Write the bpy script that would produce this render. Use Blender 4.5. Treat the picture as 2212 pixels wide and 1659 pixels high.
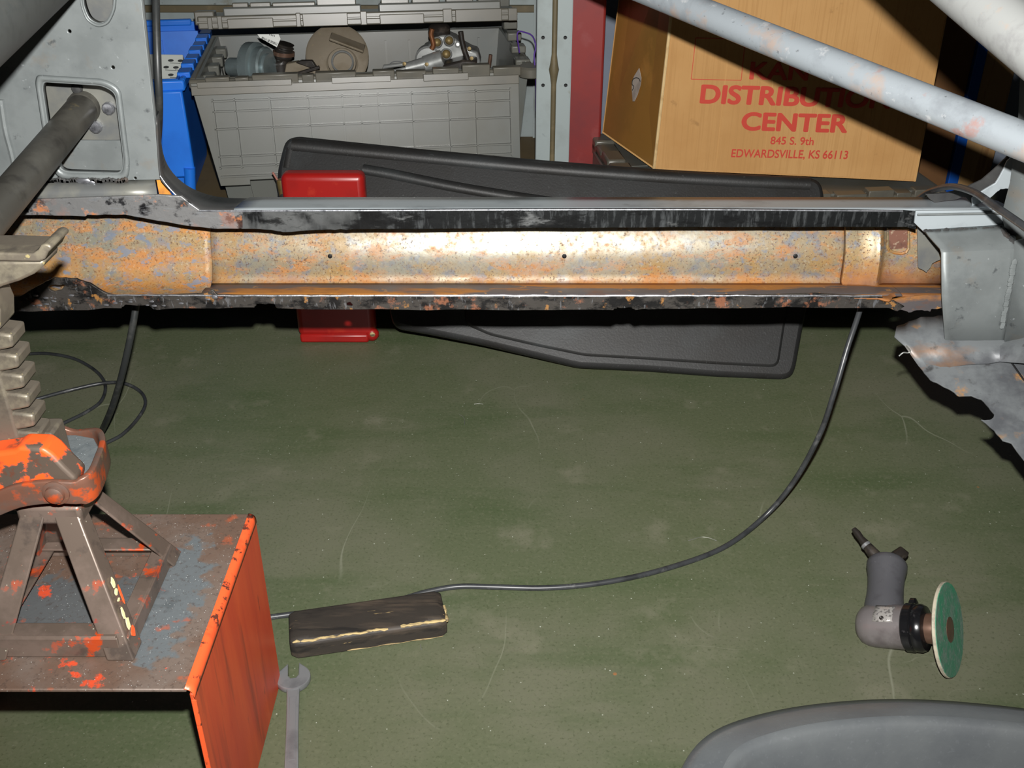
import bpy, math, random
from mathutils import Vector, Matrix
random.seed(7)

# ------------------------------------------------------------------ clear
for o in list(bpy.data.objects):
    bpy.data.objects.remove(o, do_unlink=True)
SC = bpy.context.scene
COL = SC.collection

# ------------------------------------------------------------------ camera
PITCH = math.radians(30.0)
FPX, CX, CY = 2212.0, 1106.0, 829.5
CAM = Vector((0.0, 0.0, 1.0))
cd = bpy.data.cameras.new('camera')
cd.sensor_width = 36.0
cd.lens = 36.0
cd.clip_start = 0.02
cam = bpy.data.objects.new('camera', cd)
cam.location = CAM
cam.rotation_euler = (math.pi/2 - PITCH, 0, 0)
COL.objects.link(cam)
SC.camera = cam

# ------------------------------------------------------------------ world, flash, exposure
W = bpy.data.worlds.new('workshop_world')
SC.world = W
W.use_nodes = True
W.node_tree.nodes['Background'].inputs[0].default_value = (0.95, 1.0, 1.0, 1)
W.node_tree.nodes['Background'].inputs[1].default_value = 0.006
fl = bpy.data.lights.new('camera_flash', 'SPOT')       # the flash on the photographer's camera
fl.energy = 178.0
fl.spot_size = math.radians(112)
fl.spot_blend = 1.0
fl.color = (1.0, 0.985, 0.955)
fl.shadow_soft_size = 0.009
flo = bpy.data.objects.new('camera_flash', fl)
S_, C_ = math.sin(PITCH), math.cos(PITCH)
flo.rotation_euler = (math.pi/2 - PITCH + math.radians(7), 0, 0)
flo.location = CAM + Vector((0.006, S_*0.076, C_*0.076))
COL.objects.link(flo)
SC.view_settings.view_transform = 'Standard'
SC.view_settings.look = 'None'
SC.view_settings.exposure = 0.0
SC.view_settings.gamma = 1.0
SC.view_settings.use_curve_mapping = False

# ------------------------------------------------------------------ survey helpers: where a sight line meets a real plane
def ray(px, py):
    u, t = (px-CX)/FPX, (py-CY)/FPX
    return Vector((u, C_ - t*S_, -S_ - t*C_))
def atY(px, py, Y):
    d = ray(px, py); return CAM + d*(Y/d.y)
def atZ(px, py, Z):
    d = ray(px, py); return CAM + d*((Z-CAM.z)/d.z)
def atD(px, py, z):
    return CAM + ray(px, py)*z
def atP(px, py, p0, n):
    d = ray(px, py); return CAM + d*((Vector(p0)-CAM).dot(n)/d.dot(n))

# ------------------------------------------------------------------ materials
def rgb(r, g, b):      # sRGB 0..255 -> linear
    f = lambda c: (c/255/12.92) if c/255 <= .04045 else ((c/255+.055)/1.055)**2.4
    return (f(r), f(g), f(b), 1)
def mat(name, base, layers=(), rough=.5, metal=0.0, bump=None, spec=.5, coat=0.0, aniso=0.0, dr=0.0, k=1.0):
    """base colour + a list of procedural colour layers, each a noise / dots / streak mask"""
    m = bpy.data.materials.new(name); m.use_nodes = True
    nt = m.node_tree; N = nt.nodes; L = nt.links
    b = N['Principled BSDF']
    tc = N.new('ShaderNodeTexCoord')
    if dr: b.inputs['Diffuse Roughness'].default_value = dr
    dim = k; base = tuple(c*dim for c in base[:3])+(1,)
    b.inputs['Specular IOR Level'].default_value = spec
    if coat: b.inputs['Coat Weight'].default_value = coat; b.inputs['Coat Roughness'].default_value = .25
    if aniso: b.inputs['Anisotropic'].default_value = aniso
    def const(v):
        n = N.new('ShaderNodeValue'); n.outputs[0].default_value = v; return n.outputs[0]
    col = N.new('ShaderNodeRGB'); col.outputs[0].default_value = base; col = col.outputs[0]
    ro = const(rough); me = const(metal)
    for k, ly in enumerate(layers):
        mp = N.new('ShaderNodeMapping'); L.new(tc.outputs['Object'], mp.inputs[0])
        st = ly.get('st', (1, 1, 1)); mp.inputs['Scale'].default_value = st
        mp.inputs['Location'].default_value = ly.get('off', (k*3.7, k*1.9, k*5.3))
        if 'rot' in ly: mp.inputs['Rotation'].default_value = ly['rot']
        kind = ly.get('k', 'noise')
        if kind == 'noise':
            n = N.new('ShaderNodeTexNoise'); L.new(mp.outputs[0], n.inputs['Vector'])
            n.inputs['Scale'].default_value = ly['s']; n.inputs['Detail'].default_value = ly.get('d', 6)
            n.inputs['Roughness'].default_value = ly.get('r', .6)
            n.inputs['Distortion'].default_value = ly.get('w', 0.0)
            f = n.outputs['Fac']
        elif kind == 'dots':
            n = N.new('ShaderNodeTexVoronoi'); L.new(mp.outputs[0], n.inputs['Vector'])
            n.inputs['Scale'].default_value = ly['s']; n.inputs['Randomness'].default_value = 1
            f = n.outputs['Distance']
        elif kind == 'crack':
            n = N.new('ShaderNodeTexVoronoi'); n.feature = 'DISTANCE_TO_EDGE'
            nz = N.new('ShaderNodeTexNoise'); L.new(mp.outputs[0], nz.inputs['Vector']); nz.inputs['Scale'].default_value = ly['s']*1.5
            mx = N.new('ShaderNodeMix'); mx.data_type = 'VECTOR'; mx.inputs[0].default_value = .25
            L.new(mp.outputs[0], mx.inputs[4]); L.new(nz.outputs['Color'], mx.inputs[5])
            L.new(mx.outputs[1], n.inputs['Vector']); n.inputs['Scale'].default_value = ly['s']
            f = n.outputs['Distance']
        elif kind == 'axis':     # along one object axis, edge roughened by noise
            sp = N.new('ShaderNodeSeparateXYZ'); L.new(tc.outputs['Object'], sp.inputs[0])
            n = N.new('ShaderNodeTexNoise'); L.new(mp.outputs[0], n.inputs['Vector'])
            n.inputs['Scale'].default_value = ly['s']; n.inputs['Detail'].default_value = 6
            a = N.new('ShaderNodeMath'); a.operation = 'MULTIPLY_ADD'
            L.new(n.outputs['Fac'], a.inputs[0]); a.inputs[1].default_value = ly.get('j', .05)
            L.new(sp.outputs[ly['ax']], a.inputs[2]); f = a.outputs[0]
        elif kind == 'spot':     # a stain or a brighter patch round one place
            v = N.new('ShaderNodeVectorMath'); v.operation = 'SUBTRACT'
            L.new(tc.outputs['Object'], v.inputs[0]); v.inputs[1].default_value = ly['at']
            v2 = N.new('ShaderNodeVectorMath'); v2.operation = 'MULTIPLY'; L.new(v.outputs[0], v2.inputs[0]); v2.inputs[1].default_value = st
            v3 = N.new('ShaderNodeVectorMath'); v3.operation = 'LENGTH'; L.new(v2.outputs[0], v3.inputs[0])
            n = N.new('ShaderNodeTexNoise'); L.new(tc.outputs['Object'], n.inputs['Vector'])
            n.inputs['Scale'].default_value = ly['s']; n.inputs['Detail'].default_value = 6
            a = N.new('ShaderNodeMath'); a.operation = 'MULTIPLY_ADD'
            L.new(n.outputs['Fac'], a.inputs[0]); a.inputs[1].default_value = ly.get('j', .05)
            L.new(v3.outputs['Value'], a.inputs[2]); f = a.outputs[0]
        mr = N.new('ShaderNodeMapRange'); mr.clamp = True
        L.new(f, mr.inputs[0]); mr.inputs[1].default_value = ly['lo']; mr.inputs[2].default_value = ly['hi']
        mr.inputs[3].default_value = 0; mr.inputs[4].default_value = ly.get('a', 1.0)
        fac = mr.outputs[0]
        if 'm' in ly:            # broken up by a second noise
            n2 = N.new('ShaderNodeTexNoise'); L.new(tc.outputs['Object'], n2.inputs['Vector'])
            n2.inputs['Scale'].default_value = ly['m'][0]; n2.inputs['Detail'].default_value = 5
            r2 = N.new('ShaderNodeMapRange'); L.new(n2.outputs['Fac'], r2.inputs[0])
            r2.inputs[1].default_value = ly['m'][1]; r2.inputs[2].default_value = ly['m'][2]
            mu = N.new('ShaderNodeMath'); mu.operation = 'MULTIPLY'
            L.new(fac, mu.inputs[0]); L.new(r2.outputs[0], mu.inputs[1]); fac = mu.outputs[0]
        mx = N.new('ShaderNodeMix'); mx.data_type = 'RGBA'
        L.new(fac, mx.inputs[0]); L.new(col, mx.inputs[6]); mx.inputs[7].default_value = tuple(c*dim for c in ly['c'][:3])+(1,); col = mx.outputs[2]
        for key, cur in (('ro', 'ro'), ('me', 'me')):
            if key in ly:
                m2 = N.new('ShaderNodeMix'); m2.data_type = 'FLOAT'
                L.new(fac, m2.inputs[0]); L.new(ro if key == 'ro' else me, m2.inputs[2]); m2.inputs[3].default_value = ly[key]
                if key == 'ro': ro = m2.outputs[0]
                else: me = m2.outputs[0]
    L.new(col, b.inputs['Base Color']); L.new(ro, b.inputs['Roughness']); L.new(me, b.inputs['Metallic'])
    if bump:
        n = N.new('ShaderNodeTexNoise'); L.new(tc.outputs['Object'], n.inputs['Vector'])
        n.inputs['Scale'].default_value = bump[0]; n.inputs['Detail'].default_value = 8
        bp = N.new('ShaderNodeBump'); bp.inputs['Strength'].default_value = bump[1]; bp.inputs['Distance'].default_value = bump[2] if len(bump) > 2 else .002
        L.new(n.outputs['Fac'], bp.inputs['Height']); L.new(bp.outputs[0], b.inputs['Normal'])
    return m

# ------------------------------------------------------------------ mesh helpers
class MB:
    def __init__(s): s.v = []; s.f = []
    def add(s, vs, fs):
        k = len(s.v); s.v += [Vector(v) for v in vs]; s.f += [tuple(i+k for i in f) for f in fs]; return s
    def box(s, c, d, R=None):
        c = Vector(c); x, y, z = d[0]/2, d[1]/2, d[2]/2
        vs = [Vector((a*x, b*y, e*z)) for e in (-1, 1) for b in (-1, 1) for a in (-1, 1)]
        if R is not None: vs = [R @ v for v in vs]
        return s.add([c+v for v in vs], [(0,2,3,1),(4,5,7,6),(0,1,5,4),(2,6,7,3),(0,4,6,2),(1,3,7,5)])
    def bar(s, a, b, w, h, up=(0, 0, 1)):
        a, b = Vector(a), Vector(b); d = (b-a); L = d.length; d.normalize()
        sd = d.cross(Vector(up)).normalized(); u = sd.cross(d)
        R = Matrix((sd, d, u)).transposed()
        return s.box((a+b)/2, (w, L, h), R)
    def hexa(s, bottom, top):
        n = len(bottom)
        return s.add(list(bottom)+list(top), [tuple(range(n-1, -1, -1)), tuple(range(n, 2*n))] +
                     [(i, (i+1) % n, n+(i+1) % n, n+i) for i in range(n)])
    def prism(s, pts, vec):
        pts = [Vector(p) for p in pts]; vec = Vector(vec)
        return s.hexa(pts, [p+vec for p in pts])
    def tube(s, path, r, n=10, caps=True, closed=False):
        path = [Vector(p) for p in path]; m = len(path); k = len(s.v)
        rr = r if isinstance(r, (list, tuple)) else [r]*m
        t0 = (path[1]-path[0]).normalized()
        ref = Vector((0, 0, 1)) if abs(t0.z) < .9 else Vector((1, 0, 0))
        a = t0.cross(ref).normalized(); vs = []
        for i, p in enumerate(path):
            if closed: t = (path[(i+1) % m]-path[i-1]).normalized()
            else: t = (path[min(i+1, m-1)]-path[max(i-1, 0)]).normalized()
            a = (a - t*a.dot(t)).normalized(); b = t.cross(a)
            for j in range(n):
                w = 2*math.pi*j/n; vs.append(p + (a*math.cos(w)+b*math.sin(w))*rr[i])
        fs = []
        for i in range(m if closed else m-1):
            for j in range(n):
                i2 = (i+1) % m
                fs.append((i*n+j, i*n+(j+1) % n, i2*n+(j+1) % n, i2*n+j))
        if caps and not closed: fs += [tuple(range(n-1, -1, -1)), tuple((m-1)*n+j for j in range(n))]
        return s.add(vs, fs)
    def lathe(s, o, ax, prof, n=32, caps=True):      # prof: (radius, distance along axis)
        o = Vector(o); ax = Vector(ax).normalized()
        ref = Vector((0, 0, 1)) if abs(ax.z) < .9 else Vector((1, 0, 0))
        a = ax.cross(ref).normalized(); b = ax.cross(a); vs = []; m = len(prof)
        for r, h in prof:
            for j in range(n):
                w = 2*math.pi*j/n; vs.append(o + ax*h + (a*math.cos(w)+b*math.sin(w))*max(r, 1e-5))
        fs = [(i*n+j, (i+1)*n+j, (i+1)*n+(j+1) % n, i*n+(j+1) % n) for i in range(m-1) for j in range(n)]
        if caps: fs += [tuple(range(n)), tuple((m-1)*n+j for j in range(n-1, -1, -1))]
        return s.add(vs, fs)
    def grid(s, rows, closed=False):     # rows: list of lists of points
        m, n = len(rows), len(rows[0]); vs = [p for r in rows for p in r]
        fs = [(i*n+j, i*n+(j+1) % n, (i+1)*n+(j+1) % n, (i+1)*n+j) for i in range(m-1) for j in range(n if closed else n-1)]
        return s.add(vs, fs)
    def ball(s, c, r, n=8, sq=(1, 1, 1)):
        c = Vector(c); rows = []
        for i in range(n//2+1):
            th = math.pi*i/(n//2)
            rows.append([c+Vector((r*sq[0]*math.sin(th)*math.cos(2*math.pi*j/n), r*sq[1]*math.sin(th)*math.sin(2*math.pi*j/n), r*sq[2]*math.cos(th))) for j in range(n)])
        return s.grid(rows, True)

def smooth_path(pts, per=8):
    """Catmull-Rom through the points"""
    P = [Vector(p) for p in pts]; P = [2*P[0]-P[1]] + P + [2*P[-1]-P[-2]]; out = []
    for i in range(1, len(P)-2):
        for k in range(per):
            t = k/per; a, b, c, d = P[i-1], P[i], P[i+1], P[i+2]
            out.append(.5*((2*b)+(c-a)*t+(2*a-5*b+4*c-d)*t*t+(3*b-a-3*c+d)*t**3))
    out.append(P[-2]); return out

def finish(me, m, smooth):
    me.validate(); me.update()
    if m is not None: me.materials.append(m)
    if smooth:
        me.shade_smooth(); me.set_sharp_from_angle(angle=math.radians(smooth))
def link(name, me, parent=None):
    c = Vector((0, 0, 0)); n = len(me.vertices)
    lo = Vector((1e9,)*3); hi = -lo
    for v in me.vertices:
        for i in range(3): lo[i] = min(lo[i], v.co[i]); hi[i] = max(hi[i], v.co[i])
    c = (lo+hi)/2
    if parent is None: c.z = lo.z
    me.transform(Matrix.Translation(-c))
    o = bpy.data.objects.new(name, me); COL.objects.link(o)
    if parent is None: o.location = c
    else:
        o.parent = parent
        base = Vector((0, 0, 0)); p = parent
        while p: base += p.location; p = p.parent
        o.location = c - base
    return o
def obj(name, mb, m, parent=None, smooth=40, bevel=0, bseg=2, solid=0, sub=0):
    me = bpy.data.meshes.new(name); me.from_pydata(mb.v, [], mb.f)
    import bmesh
    bm = bmesh.new(); bm.from_mesh(me); bmesh.ops.recalc_face_normals(bm, faces=bm.faces); bm.to_mesh(me); bm.free()
    finish(me, m, smooth)
    o = link(name, me, parent)
    if solid:
        q = o.modifiers.new('thickness', 'SOLIDIFY'); q.thickness = solid; q.offset = 0
    if bevel:
        q = o.modifiers.new('bevel', 'BEVEL'); q.width = bevel; q.segments = bseg; q.limit_method = 'ANGLE'; q.angle_limit = math.radians(35)
    if sub:
        q = o.modifiers.new('sub', 'SUBSURF'); q.levels = sub; q.render_levels = sub
    return o
def thing(name, label, cat, loc, group=None):
    o = bpy.data.objects.new(name, None); COL.objects.link(o); o.location = loc
    o.empty_display_size = .05
    return tag(o, label, cat, group)
def tag(o, label, cat, group=None):
    o['label'] = label; o['category'] = cat
    if group: o['group'] = group
    return o
def struct(o):
    o['kind'] = 'structure'; return o
def curve_mesh(outlines, depth, bevel=0.0):
    """flat outlines (first outer, then holes) -> solid plate in local XY, thickness depth, centred on z=0"""
    cu = bpy.data.curves.new('tmp', 'CURVE'); cu.dimensions = '2D'; cu.fill_mode = 'BOTH'
    cu.extrude = max(depth/2-bevel, 1e-4); cu.bevel_depth = bevel; cu.bevel_resolution = 1
    for ol in outlines:
        sp = cu.splines.new('POLY'); sp.points.add(len(ol)-1); sp.use_cyclic_u = True
        for q, p in zip(sp.points, ol): q.co = (p[0], p[1], 0, 1)
    o = bpy.data.objects.new('tmp', cu); COL.objects.link(o)
    dg = bpy.context.evaluated_depsgraph_get(); dg.update()
    me = bpy.data.meshes.new_from_object(o.evaluated_get(dg))
    bpy.data.objects.remove(o); bpy.data.curves.remove(cu); return me
def frame(O, U, V):
    U = Vector(U).normalized(); V = Vector(V); V = (V-U*V.dot(U)).normalized(); Nn = U.cross(V)
    M = Matrix((U, V, Nn)).transposed().to_4x4(); M.translation = Vector(O); return M
def plate(name, outlines, depth, m, parent, M, bevel=0, smooth=35):
    me = curve_mesh(outlines, depth, bevel); me.transform(M); me.name = name
    finish(me, m, smooth); return link(name, me, parent)
def to2d(M, pts):
    I = M.inverted(); r = []
    for p in pts:
        q = I @ Vector(p); r.append((q.x, q.y))
    return r
def jag(pts, n=4, amp=.002, closed=False, rnd=random):
    """break straight edges of an outline (or an open run of it) into a torn edge"""
    out = []
    for i, p in enumerate(pts):
        if not closed and i == len(pts)-1: out.append(tuple(p)); break
        q = pts[(i+1) % len(pts)]; a, b = Vector(p), Vector(q); d = b-a
        nn = Vector((-d.y, d.x)); nn = nn.normalized() if nn.length > 0 else nn
        for k in range(n):
            t = k/n; e = a+d*t
            if k: e = e+nn*rnd.uniform(-amp, amp)
            out.append((e.x, e.y))
    return out
def rrect(cx, cy, w, h, r, n=5):
    out = []
    for sx, sy, a0 in ((1, 1, 0), (-1, 1, 90), (-1, -1, 180), (1, -1, 270)):
        for k in range(n+1):
            a = math.radians(a0+90*k/n); out.append((cx+sx*(w/2-r)+r*math.cos(a), cy+sy*(h/2-r)+r*math.sin(a)))
    return out
def circ(cx, cy, r, n=16): return [(cx+r*math.cos(2*math.pi*k/n), cy+r*math.sin(2*math.pi*k/n)) for k in range(n)]
def round_poly(pts, r, n=4):
    out = []; m = len(pts)
    for i in range(m):
        p = Vector(pts[i]).to_2d(); a = Vector(pts[i-1]).to_2d(); b = Vector(pts[(i+1) % m]).to_2d()
        da = (a-p); db = (b-p); rr = min(r, da.length*.45, db.length*.45)
        s, e = p+da.normalized()*rr, p+db.normalized()*rr
        for k in range(n+1):
            t = k/n; q = s*(1-t)**2+p*2*t*(1-t)+e*t*t; out.append((q.x, q.y))
    return out
def text_mesh(body, bold=0.0, space=1.0):
    cu = bpy.data.curves.new('tmp', 'FONT'); cu.body = body; cu.extrude = 0.0; cu.space_character = space
    o = bpy.data.objects.new('tmp', cu); COL.objects.link(o)
    dg = bpy.context.evaluated_depsgraph_get(); dg.update()
    me = bpy.data.meshes.new_from_object(o.evaluated_get(dg))
    bpy.data.objects.remove(o); bpy.data.curves.remove(cu)
    vs = [v.co.copy() for v in me.vertices]; fs = [tuple(p.vertices) for p in me.polygons]; V2, F2 = [], []
    for j in range(9):          # heavy strokes: the same flat print laid over itself, a hair apart
        a = 2*math.pi*j/8; d = Vector((bold*math.cos(a), bold*.8*math.sin(a), 0)) if j < 8 else Vector((0, 0, 0))
        d.z = j*2e-4; k = len(V2); V2 += [v+d for v in vs]; F2 += [tuple(q+k for q in f) for f in fs]
    m2 = bpy.data.meshes.new('print'); m2.from_pydata(V2, [], F2); bpy.data.meshes.remove(me); return m2

# ------------------------------------------------------------------ material library
K = {}
K['floor'] = mat('painted_concrete', rgb(104, 112, 84), [
    dict(c=rgb(124, 124, 104), s=2.6, lo=.44, hi=.62, d=8, a=.75),
    dict(c=rgb(80, 98, 62), s=4.5, lo=.50, hi=.70, d=8, st=(.5, 1.6, 1), a=.8),
    dict(c=rgb(140, 138, 118), s=9, lo=.60, hi=.74, d=8, a=.7),
    dict(c=rgb(122, 126, 100), s=160, lo=.52, hi=.68, d=3, a=.55),
    dict(c=rgb(70, 78, 52), s=220, lo=.55, hi=.70, d=3, a=.5),
    dict(k='crack', c=rgb(168, 170, 150), s=2.2, lo=.004, hi=.0, st=(1.6, .7, 1), m=(3, .52, .66), a=.55),
    dict(k='crack', c=rgb(150, 150, 130), s=5.5, lo=.006, hi=.0, st=(.6, 1.4, 1), m=(5, .56, .70), a=.5),
    dict(k='dots', c=rgb(215, 220, 205), s=75, lo=.085, hi=.05, m=(30, .48, .60), a=.9),
    dict(k='dots', c=rgb(205, 120, 60), s=14, lo=.045, hi=.03, m=(9, .56, .62), a=.9),
    dict(k='spot', c=rgb(150, 146, 128), at=(-.28, 1.42, .0), st=(1, .55, 1), s=11, j=.10, lo=.12, hi=.06, a=.5),
    dict(k='spot', c=rgb(138, 138, 150), at=(-.20, .98, .0), st=(1.3, .8, 1), s=13, j=.10, lo=.12, hi=.05, a=.4),
    dict(k='spot', c=rgb(84, 104, 66), at=(.45, 2.0, .0), st=(.35, 1.0, 1), s=6, j=.25, lo=.40, hi=.12, a=.7),
    dict(k='spot', c=rgb(84, 104, 66), at=(.75, 1.1, .0), st=(.8, 1.0, 1), s=6, j=.25, lo=.45, hi=.15, a=.5),
], rough=.5, bump=(60, .12, .001), spec=.4, dr=.5, k=.60)
K['wall'] = mat('painted_sheet_wall', rgb(158, 168, 186), [dict(c=rgb(120, 128, 140), s=3, lo=.5, hi=.7, a=.5)], rough=.6)
K['grey'] = mat('grey_primer', rgb(150, 156, 156), [
    dict(c=rgb(128, 134, 134), s=14, lo=.45, hi=.65, d=8, a=.7),
    dict(c=rgb(150, 138, 122), s=22, lo=.60, hi=.72, d=8, a=.5),
    dict(c=rgb(92, 96, 98), s=60, lo=.62, hi=.70, d=8, a=.8),
    dict(c=rgb(112, 118, 120), s=7, lo=.52, hi=.66, d=10, r=.7, a=.5),
    dict(c=rgb(206, 212, 214), s=120, lo=.68, hi=.76, d=4, a=.8),
], rough=.42, metal=.25, bump=(90, .10, .001), k=.70)
K['grey_smooth'] = mat('grey_painted_sill', rgb(168, 176, 180), [
    dict(c=rgb(140, 148, 152), s=18, lo=.55, hi=.68, d=6, a=.7),
    dict(k='dots', c=rgb(120, 128, 130), s=14, lo=.14, hi=.10, m=(20, .5, .6), a=.7),
    dict(c=rgb(150, 140, 120), s=40, lo=.66, hi=.74, a=.6),
], rough=.32, metal=.15, k=1.0)
K['grey_dark'] = mat('dark_bare_steel', rgb(104, 104, 103), [
    dict(c=rgb(78, 78, 80), s=18, lo=.45, hi=.65, d=8, a=.8),
    dict(c=rgb(128, 100, 78), s=22, lo=.60, hi=.74, d=8, a=.55),
    dict(c=rgb(170, 172, 172), s=70, lo=.66, hi=.76, a=.6),
], rough=.4, metal=.45, bump=(90, .15, .001), k=0.66)
K['torn'] = mat('torn_floor_steel', rgb(120, 124, 126), [
    dict(c=rgb(86, 88, 92), s=16, lo=.45, hi=.62, d=8, a=.9),
    dict(c=rgb(142, 104, 72), s=13, lo=.54, hi=.66, d=9, st=(.6, 1, 1.6), a=.7),
    dict(c=rgb(196, 140, 66), s=26, lo=.60, hi=.68, d=9, m=(9, .5, .6), a=.8),
    dict(c=rgb(60, 58, 58), s=40, lo=.62, hi=.72, d=8, a=.8),
], rough=.45, metal=.15, bump=(60, .25, .0015), k=.9)
K['scrape'] = mat('black_scraped_steel', rgb(24, 26, 27), [
    dict(c=rgb(120, 124, 126), s=190, lo=.50, hi=.74, d=6, st=(1.0, 1, .18), a=.55, me=.6, ro=.35),
    dict(c=rgb(150, 152, 152), s=9, lo=.58, hi=.64, d=12, r=.7, st=(.8, 1, 2.4), a=.7, me=.6, ro=.4),
    dict(k='axis', ax=0, c=rgb(122, 124, 124), s=24, j=.35, lo=-.05, hi=-.22, m=(30, .36, .50), a=.85, me=.5),
    dict(c=rgb(10, 11, 12), s=17, lo=.52, hi=.58, d=12, r=.7, st=(.7, 1, 1.8), a=.85),
    dict(c=rgb(96, 62, 36), s=30, lo=.68, hi=.74, d=8, a=.6),
], rough=.4, metal=.3, bump=(160, .3, .0008), k=.8)
K['scrape_rust'] = mat('ground_rusty_flange', rgb(140, 140, 140), [
    dict(c=rgb(48, 48, 50), s=40, lo=.54, hi=.62, d=12, r=.7, st=(.8, 1, 1.2), a=.85, ro=.5),
    dict(c=rgb(176, 106, 52), s=30, lo=.56, hi=.62, d=12, r=.7, a=.85, me=0., ro=.7),
    dict(c=rgb(22, 22, 26), s=48, lo=.60, hi=.66, d=10, a=.9, ro=.4),
    dict(c=rgb(190, 194, 198), s=150, lo=.58, hi=.68, d=6, st=(.3, 1, 1.4), rot=(0, .5, 0), a=.8, me=.8, ro=.3),
    dict(c=rgb(140, 90, 70), s=13, lo=.58, hi=.66, d=9, a=.5, me=0.),
], rough=.38, metal=.5, bump=(90, .45, .0015), k=1.0)
K['scrape_low'] = mat('burnt_lower_flange', rgb(84, 80, 76), [
    dict(c=rgb(22, 22, 23), s=26, lo=.48, hi=.56, d=12, r=.7, st=(.9, 1, 1.6), a=.92, ro=.5),
    dict(c=rgb(150, 94, 64), s=30, lo=.56, hi=.62, d=12, r=.7, a=.8, me=0., ro=.7),
    dict(c=rgb(180, 182, 186), s=150, lo=.60, hi=.70, d=6, st=(1.2, 1, .35), a=.7, me=.8, ro=.3),
    dict(c=rgb(180, 128, 68), s=46, lo=.62, hi=.67, d=9, a=.8, me=0.),
], rough=.44, metal=.4, bump=(90, .5, .0015), k=.75)
RUSTL = [
    dict(c=rgb(176, 140, 82), s=9, lo=.40, hi=.60, d=12, r=.72, a=.9, me=.1, ro=.55),
    dict(c=rgb(128, 136, 150), s=55, lo=.52, hi=.62, d=8, a=.7, me=.3),
    dict(c=rgb(200, 128, 52), s=34, lo=.50, hi=.60, d=12, r=.75, st=(.6, 1, 1.4), a=.8, me=0., ro=.65),
    dict(c=rgb(92, 54, 32), s=330, lo=.56, hi=.64, d=3, a=.75, me=0., ro=.75),
    dict(c=rgb(198, 190, 168), s=240, lo=.58, hi=.68, d=3, a=.5),
    dict(c=rgb(130, 142, 160), s=80, lo=.60, hi=.66, d=6, a=.65)]
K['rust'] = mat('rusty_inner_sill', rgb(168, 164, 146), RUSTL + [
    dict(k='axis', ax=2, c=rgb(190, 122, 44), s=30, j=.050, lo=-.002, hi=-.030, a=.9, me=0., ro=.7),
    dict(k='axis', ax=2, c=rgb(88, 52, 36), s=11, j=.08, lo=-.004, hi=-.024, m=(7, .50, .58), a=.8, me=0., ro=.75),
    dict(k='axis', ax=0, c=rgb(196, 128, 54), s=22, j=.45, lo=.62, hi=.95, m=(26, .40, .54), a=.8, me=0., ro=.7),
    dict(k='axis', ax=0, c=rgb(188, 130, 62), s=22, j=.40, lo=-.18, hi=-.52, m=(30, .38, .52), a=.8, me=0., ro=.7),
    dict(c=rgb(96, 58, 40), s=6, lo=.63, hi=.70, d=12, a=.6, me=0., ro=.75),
    dict(k='spot', c=rgb(196, 194, 182), at=(.0, .0, .045), st=(.22, .3, 1.0), s=34, j=.09, lo=.135, hi=.075, m=(120, .30, .52), a=.8, me=.6, ro=.4),  # paler bare metal, also painting in the flash's hot spot at top centre
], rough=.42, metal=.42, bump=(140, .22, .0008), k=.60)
K['rust_lip'] = mat('rusty_lower_lip', rgb(176, 116, 52), [
    dict(c=rgb(84, 84, 88), s=5, lo=.46, hi=.50, d=12, st=(.45, 2.2, 1), a=.95, ro=.5),
    dict(c=rgb(120, 74, 46), s=14, lo=.56, hi=.66, d=9, st=(.5, 1, 1), a=.8),
    dict(c=rgb(84, 84, 90), s=90, lo=.58, hi=.70, a=.5),
    dict(c=rgb(206, 146, 70), s=60, lo=.62, hi=.68, a=.6),
], rough=.6, metal=.1, bump=(90, .4, .001), k=.85)
K['rust_left'] = mat('rusty_rear_sill', rgb(150, 148, 132), RUSTL + [
    dict(k='axis', ax=2, c=rgb(196, 130, 54), s=30, j=.12, lo=.080, hi=.020, m=(40, .42, .58), a=.5, me=0., ro=.65),
    dict(k='axis', ax=2, c=rgb(150, 92, 72), s=12, j=.06, lo=-.030, hi=-.060, a=.85, me=0., ro=.65),
    dict(c=rgb(128, 138, 154), s=70, lo=.57, hi=.62, d=6, st=(.6, 1, 1.2), a=.85),
], rough=.46, metal=.3, bump=(140, .18, .0008), k=.72)
K['rust_end'] = mat('rusty_front_sill', rgb(164, 154, 128), RUSTL + [
    dict(k='axis', ax=2, c=rgb(170, 104, 42), s=20, j=.06, lo=.030, hi=-.010, a=.85, me=0., ro=.7),
    dict(k='axis', ax=2, c=rgb(84, 54, 42), s=24, j=.06, lo=.000, hi=-.022, a=.75, me=0., ro=.75),
], rough=.38, metal=.35, bump=(140, .2, .0008), k=.72)
K['rust_dark'] = mat('dark_rust', rgb(112, 76, 62), [dict(c=rgb(190, 176, 150), s=90, lo=.56, hi=.66, a=.8), dict(c=rgb(70, 44, 36), s=30, lo=.5, hi=.65, a=.8)], rough=.7)
K['rust_orange'] = mat('orange_rust', rgb(206, 138, 50), [dict(c=rgb(150, 96, 50), s=30, lo=.5, hi=.65, a=.8)], rough=.7)
K['bright'] = mat('ground_bright_steel', rgb(172, 174, 180), [dict(c=rgb(90, 90, 96), s=60, lo=.5, hi=.65, a=.8)], rough=.32, metal=.8, bump=(120, .5, .001))
K['tube_light'] = mat('primed_roll_tube', rgb(176, 184, 190), [
    dict(c=rgb(150, 156, 162), s=26, lo=.5, hi=.66, d=8, a=.7),
    dict(c=rgb(200, 176, 160), s=13, lo=.56, hi=.64, d=9, a=.75),
    dict(c=rgb(196, 140, 126), s=20, lo=.62, hi=.68, d=9, a=.6),
    dict(c=rgb(226, 228, 230), s=45, lo=.62, hi=.70, d=8, a=.7),
    dict(c=rgb(96, 98, 102), s=130, lo=.66, hi=.74, d=4, a=.7),
], rough=.3, metal=.35, bump=(120, .12, .0008), k=.95)
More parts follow.
